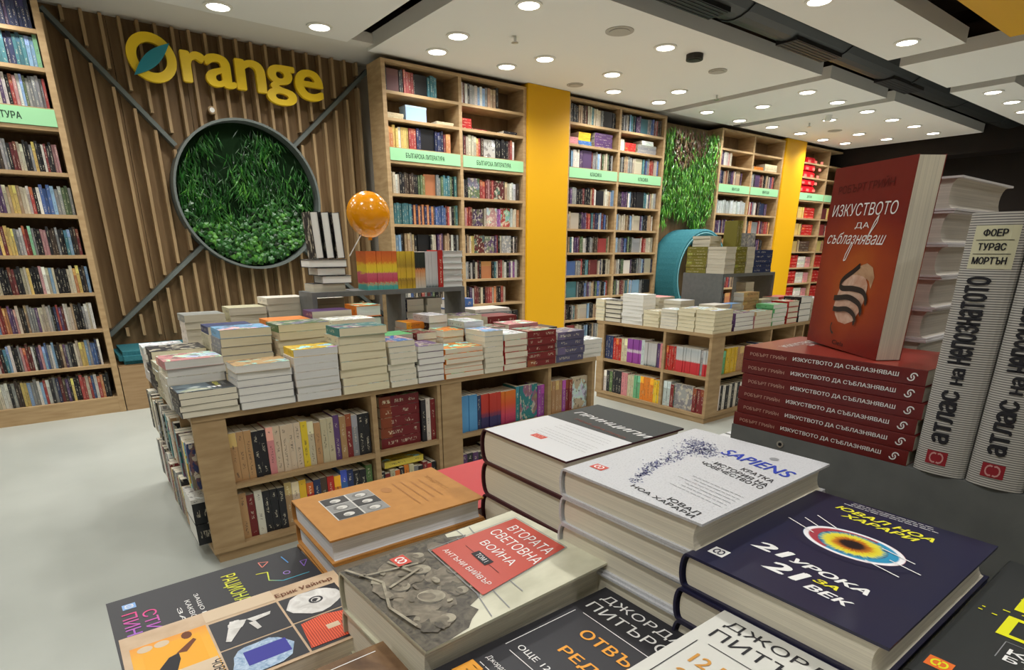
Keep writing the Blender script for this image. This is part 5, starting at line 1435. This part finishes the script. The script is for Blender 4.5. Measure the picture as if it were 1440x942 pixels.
poly_print('blue_cloth_print', b, [(blob(.79, .49, .17, .13, 5, 16, .12), 0), (rect(.70, .42, .87, .60), 1)], [DEN, plain('pocket_blue', (.05, .05, .32), .5)], 2)
poly_print('white_cloth_print', b, [(blob(.37, .81, .17, .13, 6, 16, .10), 0), (ell(.36, .82, .05, .035), 1), (ell(.36, .82, .034, .024), 0), (blob(.36, .815, .022, .016, 2, 8, .3), 1)], [WCL, BLK], 2)
poly_print('red_cloth_print', b, [([(.62, .69), (.94, .67), (.95, .93), (.66, .95), (.59, .80)], 0), (rect(.74, .78, .80, .84), 1), (blob(.80, .88, .07, .03, 9, 14, .3), 2)], [RDST, SANDL, plain('rust_dark', (.3, .04, .02), .5)], 2)
w_, h_, t_ = b['_w'], b['_h'], b['_t']
text('author_lettering', 'Ерик Уайнър', lambda u, v: ((.155 - .075 * v + .01) * w_, (.665 + .295 * u) * h_, t_ + EPS * 2), BRN, b, .02)
e = hero('large_paperback', 'brown covered paperback lowest in front of the collage cover', .16, .24, .032, flatM(-.055, .437, -90, 1.022), sepia('cover_brown', (.09, .045, .02), (.26, .15, .07), 18), PAPER_C, hard=False, round_=.001, board=.0006)
F = on_top(e); text('title_lettering', 'НАЧАЛО', F(.12, .45, .75, .62), WHT, e, .03); line_print('rule', e, [(.06, .45, .06, .95)], WHT, .001); poly_print('glow_print', e, [(ell(.10, .72, .07, .07), 0)], [plain('pale_gold', (.6, .45, .15), .4)])
for k, z in enumerate((.99, .9595, .9295)):
    hero('large_paperback', 'brown edged paperback, %s under the brown covered one' % nth(k + 1), .16, .24, .030, flatM(-.05 + .004 * k, .436, -90, z), BRN, PAPER_C, hard=False, round_=.001, board=.0006)

# ---- black and white pair with serif-like capitals
def pit(e, INKC, ORC):
    F = on_top(e)
    text('author_lettering', 'ДЖОРДАН Б.', F(.075, .905, .93, .962), INKC, e, -.012); text('author_lettering', 'ПИТЪРСЪН', F(.072, .825, .90, .882), INKC, e, -.012)
    line_print('rule', e, [(.065, .41, .065, .775), (.115, .785, .90, .775), (.12, .40, .9, .395)], INKC, .0008)
b = hero('large_paperback', 'black paperback with white capitals and orange title words', .165, .242, .032, flatM(.172, .372, -90, 1.024), BLKC, PAPER_G, hard=False, round_=.001, board=.0006)
pit(b, WHT, ORG); F = on_top(b)
text('title_lettering', 'ОТВЪД', F(.245, .655, .72, .722), ORG, b, .02); text('title_lettering', 'РЕДА', F(.28, .53, .64, .588), ORG, b, .02); text('subtitle_lettering', 'ОЩЕ 12 ПРАВИЛА', F(.125, .425, .75, .458), WHT, b, .01)
text('small_print', 'Джордан Б. Питърсън', F(.09, .30, .52, .328), WHT, b, 0); greek('small_print', b, .10, .20, .55, .29, 3, WHT, 'L', 3, .0008); poly_print('orange_square', b, [(rect(.06, .17, .16, .262), 0)], [ORG])
for k in range(3): hero('large_paperback', 'black edged paperback, %s under the orange titled black one' % nth(k + 1), .165, .242, .0312, flatM(.172 + rnd.uniform(-.003, .003), .372, -90, 1.024 - .0314 * (k + 1)), BLKC, PAPER_G, hard=False, round_=.001, board=.0006)
WPC = plain('cover_warm_white', (.66, .66, .61), .4, .4)
b = hero('large_paperback', 'white paperback with black capitals and an orange number 12', .165, .238, .034, flatM(.172, .231, -90, 1.071), WPC, PAPER_W, hard=False, round_=.001, board=.0006)
pit(b, BLK, ORG); F = on_top(b); ORD = plain('ink_ochre', (.62, .30, .06), .45)
text('title_lettering', '12 ПРАВИЛА', F(.125, .662, .80, .722), ORD, b, .02); text('title_lettering', 'ЗА ЖИВОТА', F(.125, .56, .80, .62), ORD, b, .02)
for k in range(4): hero('large_paperback', 'white edged paperback, %s under the white number 12 one' % nth(k + 1), .165, .238, .0345, flatM(.172 + rnd.uniform(-.003, .003), .231 , -90, 1.071 - .035 * (k + 1)), WPC, PAPER_W, hard=False, round_=.001, board=.0006)
# ---- dark book with big yellow letter
b = hero('hardcover_book', 'dark book with big yellow brush letters and an orange square mark', .17, .245, .036, flatM(.43, .100, -90, 1.084), plain('cover_soot', (.03, .033, .033), .4, .4), PAPER_Y, round_=.004)
F = on_top(b); YB_ = plain('ink_bright_yellow', (.80, .80, .02), .4)
text('title_lettering', 'D', F(.15, .40, .42, .545), YB_, b, -.02); text('title_lettering', 'Р', F(.15, .60, .40, .74), YB_, b, .0); text('subtitle_lettering', 'КРАЯТ', F(.225, .30, .6, .335), WHT, b, .01); text('subtitle_lettering', 'БЪДЕЩЕ', F(.225, .25, .62, .29), WHT, b, .02)
line_print('rule', b, [(.20, .26, .20, .37), (.20, .37, .5, .37)], GRYI, .0006); mark(b, .028, .06, .12, .118, plain('mark_orange', (.80, .17, .03), .4), YB_)
rr = random.Random(2); poly_print('fleck_print', b, [(rect(u, v, u + rr.uniform(.01, .03), v + .006), 0) for u, v in [(rr.uniform(.03, .3), rr.uniform(.5, .98)) for _ in range(22)]], [YB_])
for k in range(4): hero('hardcover_book', 'dark book with yellow edges, %s under the yellow lettered one' % nth(k + 1), .17, .245, .0380, flatM(.43 + rnd.uniform(-.003, .003), .100, -90, 1.084 - .0385 * (k + 1)), YB_ if k % 2 == 0 else BLKC, PAPER_Y, round_=.004)

# ---- flat red hardback beyond the tan one, and pale ones by the riser
REDH = plain('cover_coral_red', (.55, .045, .05), .45, .4)
b = pile('rd', 'coral red hardback lying beyond the tan book', 2, .485, .915, -90, .19, .245, .035, 1.0, REDH, None, PAPER_W)
poly_print('stamped_mark', b, [(rect(.42, .40, .54, .46), 0)], [plain('stamp_dark_red', (.40, .03, .035), .5)])
k_short['bl'] = 'pale hardback'
hero('small_paperback', 'small black paperback lying under the collage cover book', .11, .19, .0395, flatM(.02, .648, -90, .9305), BLKC, PAPER_C, hard=False, round_=.001, board=.0006)
b = hero('hardcover_book', 'white and blue hardback lying beside the grey riser end', .17, .24, .034, flatM(.93, .72, -90, .965), PRW, PAPER_W, round_=.004)
poly_print('blue_print', b, [(rect(.05, .02, .95, .52), 0)], [plain('sky_print', (.06, .30, .70), .4)]); poly_print('dark_print', b, [(blob(.3, .22, .2, .05, 4), 0)], [plain('sea_print', (.02, .08, .2), .4)], 1.8)
hero('hardcover_book', 'white hardback beneath the blue and white one', .17, .24, .034, flatM(.93, .722, -90, .9305), PRW, PAPER_W, round_=.004)
hero('hardcover_book', 'white hardback with a red edge behind the grey riser end', .17, .24, .034, flatM(1.18, .72, -90, .9305), REDH, PAPER_W, round_=.004)
hero('hardcover_book', 'white covered hardback lying on the red edged one', .17, .24, .034, flatM(1.18, .72, -90, .965), PRW, PAPER_W, round_=.004)

# ---- red paperbacks on the riser
RZ = FZ + .231
def red_mat():
    m, nt, bs = new_mat('cover_flame_red', .36, .45); tc = N(nt, 'ShaderNodeTexCoord'); mp = N(nt, 'ShaderNodeMapping')
    mp.inputs['Location'].default_value = (-.076, -.085, 0); nt.links.new(tc.outputs['Object'], mp.inputs[0])
    ln = N(nt, 'ShaderNodeVectorMath', operation='LENGTH'); nt.links.new(mp.outputs[0], ln.inputs[0])
    no = N(nt, 'ShaderNodeTexNoise'); no.inputs['Scale'].default_value = 18; no.inputs['Detail'].default_value = 4; nt.links.new(tc.outputs['Object'], no.inputs['Vector'])
    d = math_n(nt, 'ADD', math_n(nt, 'MULTIPLY', ln.outputs['Value'], 9.5), math_n(nt, 'MULTIPLY', math_n(nt, 'SUBTRACT', no.outputs[0], .5), .55))
    nt.links.new(ramp(nt, d, [(.15, (.50, .13, .015)), (.55, (.36, .052, .009)), (.95, (.22, .016, .008)), (1.0, (.19, .013, .008))]), bs.inputs['Base Color'])
    return m
REDC = red_mat(); REDSP = plain('cover_deep_red', (.135, .009, .008), .38, .45)
G_RED = 'red paperbacks piled on the grey riser'
PT = .0186
offs = [(.010, .004), (.007, .003), (.003, -.001), (.002, .002), (.0, .0), (-.001, .003)]
for k in range(6):
    z = RZ + k * PT; ox, oy = .752 + offs[5 - k][0] * .6, .222 + offs[5 - k][1]
    # spine to -x: local x -> +x, y -> +y
    e = hero('large_paperback', 'red paperback with white spine lettering, %s of the pile on the riser' % ('top one' if k == 5 else ('bottom one' if k == 0 else nth(6 - k) + ' from top')), .152, .224, PT - .0003, Matrix.Translation((ox, oy, z)), REDSP, PAPER_C, hard=False, round_=.0006, board=.0005, group=G_RED)
    def sp(u0, u1, lo, hi):   # along the spine, read from far (+y) end to near end
        return lambda u, v: (-.0012, .224 * (1 - (u0 + (u1 - u0) * u)), PT * (lo + (hi - lo) * v))
    text('author_lettering', 'РОБЪРТ ГРИЙН', sp(.045, .275, .36, .66), plain('ink_pale_red', (.62, .38, .30), .5) if k == 0 else bpy.data.materials['ink_pale_red'], e, .0)
    text('title_lettering', 'ИЗКУСТВОТО ДА СЪБЛАЗНЯВАШ', sp(.315, .875, .36, .68), WHT, e, .02)
    m = MB()
    for (cy, cz, a0, a1) in ((.0, .001, -.3 * PI, .95 * PI), (.003, -.001, .7 * PI, 1.95 * PI)):
        for q in arc_seg(0, 0, .0040, .0040, a0, a1, .0014): m.poly([(-.0012, .224 * .055 + cy + p[0], PT * .5 + cz + p[1]) for p in q])
    m.build('spine_mark', WHT, e)
    if k == 5:
        pt = poly_print('cover_print', e, [(rect(0, 0, 1, 1), 0)], [plain('cover_red_face', (.30, .03, .018), .3, .6)], .4)
        F = on_top(e, 1.2)
        w5, h5, t5 = e['_w'], e['_h'], e['_t']
        text('title_lettering', 'ИЗКУСТВОТО', F(.20, .80, .86, .86), WHT, e, .01); text('title_lettering', 'ДА', F(.46, .74, .58, .78), WHT, e, .01)
def sq(a, b_): return a
# standing copy
xa, ya = .858, .414
X = Vector((.774 - .858, .288 - .414, 0)).normalized(); Y = Vector((0, 0, 1)); Z = X.cross(Y)
tilt = Matrix.Translation((xa, ya, RZ + 6 * PT)) @ Matrix.Rotation(math.radians(-1.2), 4, Z) @ Matrix.Translation((-xa, -ya, -(RZ + 6 * PT)))
Mst = tilt @ basis(X, Y, Z, (xa - Z.x * .031, ya - Z.y * .031, RZ + 6 * PT + .0035), (1, 1, 1))
e = hero('large_paperback', 'red paperback standing upright, cover with a black snake around an apple', .152, .224, .031, Mst, REDC, PAPER_C, hard=False, round_=.0006, board=.0005)
F = on_top(e, 1.2); w_, h_, t_ = e['_w'], e['_h'], e['_t']
text('author_lettering', 'РОБЪРТ ГРИЙН', F(.10, .855, .80, .910, .015), plain('ink_dark_red', (.10, .010, .008), .4), e, .0)
text('title_lettering', 'ИЗКУСТВОТО', F(.065, .735, .895, .80, .0), WHT, e, -.004, .12); text('title_lettering', 'ДА', F(.42, .665, .60, .70), WHT, e, .0)
text('title_lettering', 'съблазняваш', F(.06, .585, .83, .65, .0), WHT, e, 0, .45)
for q in ([(.60, .615, .66, .70), (.66, .70, .70, .735), (.70, .735, .69, .70), (.69, .70, .60, .62)], [(.42, .60, .36, .53), (.36, .53, .345, .495), (.345, .495, .37, .50), (.37, .50, .43, .585)]): line_print('pen_flourish', e, q, WHT, .0014, 1.4)
AP = sepia('apple_pale', (.55, .30, .20), (.72, .52, .40), 60); SNK = plain('snake_black', (.02, .01, .01), .3, .6); APL = sepia('apple_leaf', (.40, .22, .12), (.60, .38, .22), 60)
poly_print('apple_print', e, [([(0.350, .30), (0.330, .24), (0.370, .19), (0.430, .155), (0.530, .15), (0.630, .175), (0.690, .24), (0.730, .32), (0.725, .38), (0.670, .425), (0.570, .435), (0.470, .42), (0.390, .39)], 0), ([(0.490, .42), (0.570, .47), (0.670, .49), (0.750, .47), (0.790, .42), (0.770, .36), (0.730, .40), (0.650, .42), (0.570, .425)], 1)], [AP, APL], 1.2)
def ribbon(pts, tk):
    q = []
    for i in range(len(pts) - 1):
        a, c = Vector(pts[i]), Vector(pts[i + 1]); d = (c - a); n_ = Vector((-d.y, d.x)).normalized() * tk / 2; a2, c2 = a - d * .04, c + d * .04
        q.append([tuple(a2 - n_), tuple(c2 - n_), tuple(c2 + n_), tuple(a2 + n_)])
    return q
def curve(pts, n=5):
    out = []
    for i in range(len(pts) - 1):
        p0, p1, p2, p3 = pts[max(0, i - 1)], pts[i], pts[i + 1], pts[min(len(pts) - 1, i + 2)]
        for k in range(n):
            t = k / n; out.append(tuple(.5 * ((2 * p1[j]) + (-p0[j] + p2[j]) * t + (2 * p0[j] - 5 * p1[j] + 4 * p2[j] - p3[j]) * t * t + (-p0[j] + 3 * p1[j] - 3 * p2[j] + p3[j]) * t ** 3) for j in (0, 1)))
    return out + [pts[-1]]
R_ = []
for pts, tk in (([(.62, .475), (.54, .44), (.44, .40), (.40, .365), (.44, .345), (.58, .35), (.72, .34), (.78, .30), (.775, .275)], .030), ([(.35, .285), (.42, .29), (.56, .30), (.70, .275), (.745, .235), (.74, .215)], .030), ([(.37, .225), (.44, .225), (.56, .235), (.66, .215), (.70, .18), (.68, .165)], .028), ([(.40, .145), (.39, .12), (.41, .095), (.44, .085)], .013)):
    for q in ribbon(curve(pts), tk): R_.append((q, 0))
R_ = [([(a - .03, c_) for a, c_ in q], k_) for q, k_ in R_]; poly_print('snake_print', e, R_, [SNK], 2.0); text('small_print', 'Ciela', F(.40, .022, .56, .048), BLK, e, 0, .1)

# ---- striped atlases
def atlas_mat():
    m, nt, bs = new_mat('atlas_stripes', .5, .35); tc = N(nt, 'ShaderNodeTexCoord'); wv = N(nt, 'ShaderNodeTexWave', bands_direction='Y'); wv.inputs['Scale'].default_value = 130
    nt.links.new(tc.outputs['Object'], wv.inputs['Vector']); nt.links.new(ramp(nt, wv.outputs[0], [(.30, (.16, .155, .15)), (.50, (.60, .58, .53))]), bs.inputs['Base Color']); return m
ATM = atlas_mat(); PLATE = plain('atlas_plate', (.66, .64, .44), .5); CRIM = plain('mark_crimson', (.30, .02, .03), .5)
for k, oy in enumerate((.2195, .1685, .1175)):
    th = .0495; hh = .270 + (.003 if k == 0 else 0)
    M = basis((1, 0, 0), (0, 0, 1), (0, -1, 0), (.757, oy, RZ + .0005), (1, 1, 1))
    e = hero('hardcover_book', 'tall striped grey atlas standing on the riser, %s' % ('beside the red pile', 'middle of three', 'at the picture edge')[k], .195, hh, th, M, ATM, PAPER_C, round_=.010, group='striped atlases standing on the grey riser')
    def sp(lo, hi, a0, a1, lift=.0006):
        """u along the spine width (seen from the front, left to right), v up the spine: unit box onto the curved spine"""
        def f(u, v):
            s = (lo + (hi - lo) * u); z = th * s; q = math.acos(max(-1, min(1, 1 - 2 * s)))
            return (-.010 * math.sin(q) - lift, a0 + (a1 - a0) * v, z)
        return f
    def grid(name, lo, hi, a0, a1, mat, lift):
        f_ = sp(lo, hi, a0, a1, lift); m = MB()
        for i in range(6): m.poly([f_((i + 1) / 6, 0), f_(i / 6, 0), f_(i / 6, 1), f_((i + 1) / 6, 1)])
        return m.build(name, mat, e)
    grid('name_plate', .17, .90, hh * .805, hh * .955, PLATE, .0005)
    for i, s_ in enumerate(('ФОЕР', 'ТУРаС', 'МОРТЪН')):
        y0 = hh * (.918 - i * .048); a, c = ((.33, .72), (.29, .74), (.24, .80))[i]
        text('author_lettering', s_, sp(a, c, y0, y0 + hh * .024, .0009), BLK, e, .07, unicase=True)
        if i: grid('rule', .22, .84, y0 + hh * .034, y0 + hh * .036, BLK, .0009)
    def vert(a0, a1, lo, hi):   # reads upwards: text u -> up the spine, text v -> towards the left of the spine
        f_ = sp(0, 1, 0, 1, .0009)
        return lambda u, v: f_(hi - (hi - lo) * v, a0 + (a1 - a0) * u)
    text('title_lettering', 'аТЛаС', vert(hh * .135, hh * .345, .28, .60), BLK, e, .10, unicase=True); text('title_lettering', 'На', vert(hh * .375, hh * .435, .38, .60), BLK, e, .10, unicase=True); text('title_lettering', 'НеПОЗНаТОТО', vert(hh * .455, hh * .775, .24, .64), BLK, e, .10, unicase=True)
    pm = grid('publisher_mark', .26, .66, hh * .042, hh * .098, CRIM, .0006)
    f_ = sp(0, 1, 0, 1, .0010); m = MB()
    for (cc, a0, a1) in ((-.05, PI * .35, PI * 1.65), (.05, -PI * .65, PI * .65)):
        for q in arc_seg(0, 0, .075, .075, a0, a1, .022, 7): m.poly([f_(.46 + cc + p[0] * 1.2, hh * .07 + p[1] * .085) for p in q])
    m.build('mark_strokes', plain('mark_rose', (.62, .32, .30), .5) if k == 0 else bpy.data.materials['mark_rose'], pm)

# ---- pile of pale hardbacks behind
G_W = 'pale hardbacks piled behind the atlases'
PLB = plain('cover_pale_board', (.62, .60, .60), .45, .4)
for k in range(8):
    dz = RZ + k * .0408
    X, Y, Z = (-1, 0, 0), (0, -1, 0), (0, 0, 1)
    M = basis((0, -1, 0), (1, 0, 0), Z, (.925 + rnd.uniform(-.002, .002), .287 + .145 + rnd.uniform(-.002, .002), dz), (1, 1, 1)) @ Matrix.Rotation(math.radians(rnd.uniform(-1, 1)), 4, 'Z')
    hero('hardcover_book', 'pale hardback behind the striped atlases, %s' % ('top of its pile' if k == 7 else ('bottom of its pile' if k == 0 else nth(8 - k) + ' from top')), .145, .225, .0404, M, PLB, (.58, .54, .47, 1), group=G_W, concave=.007, over=.005)
for o in bpy.data.objects:
    for q in ('_w', '_h', '_t'):
        if q in o.keys(): del o[q]
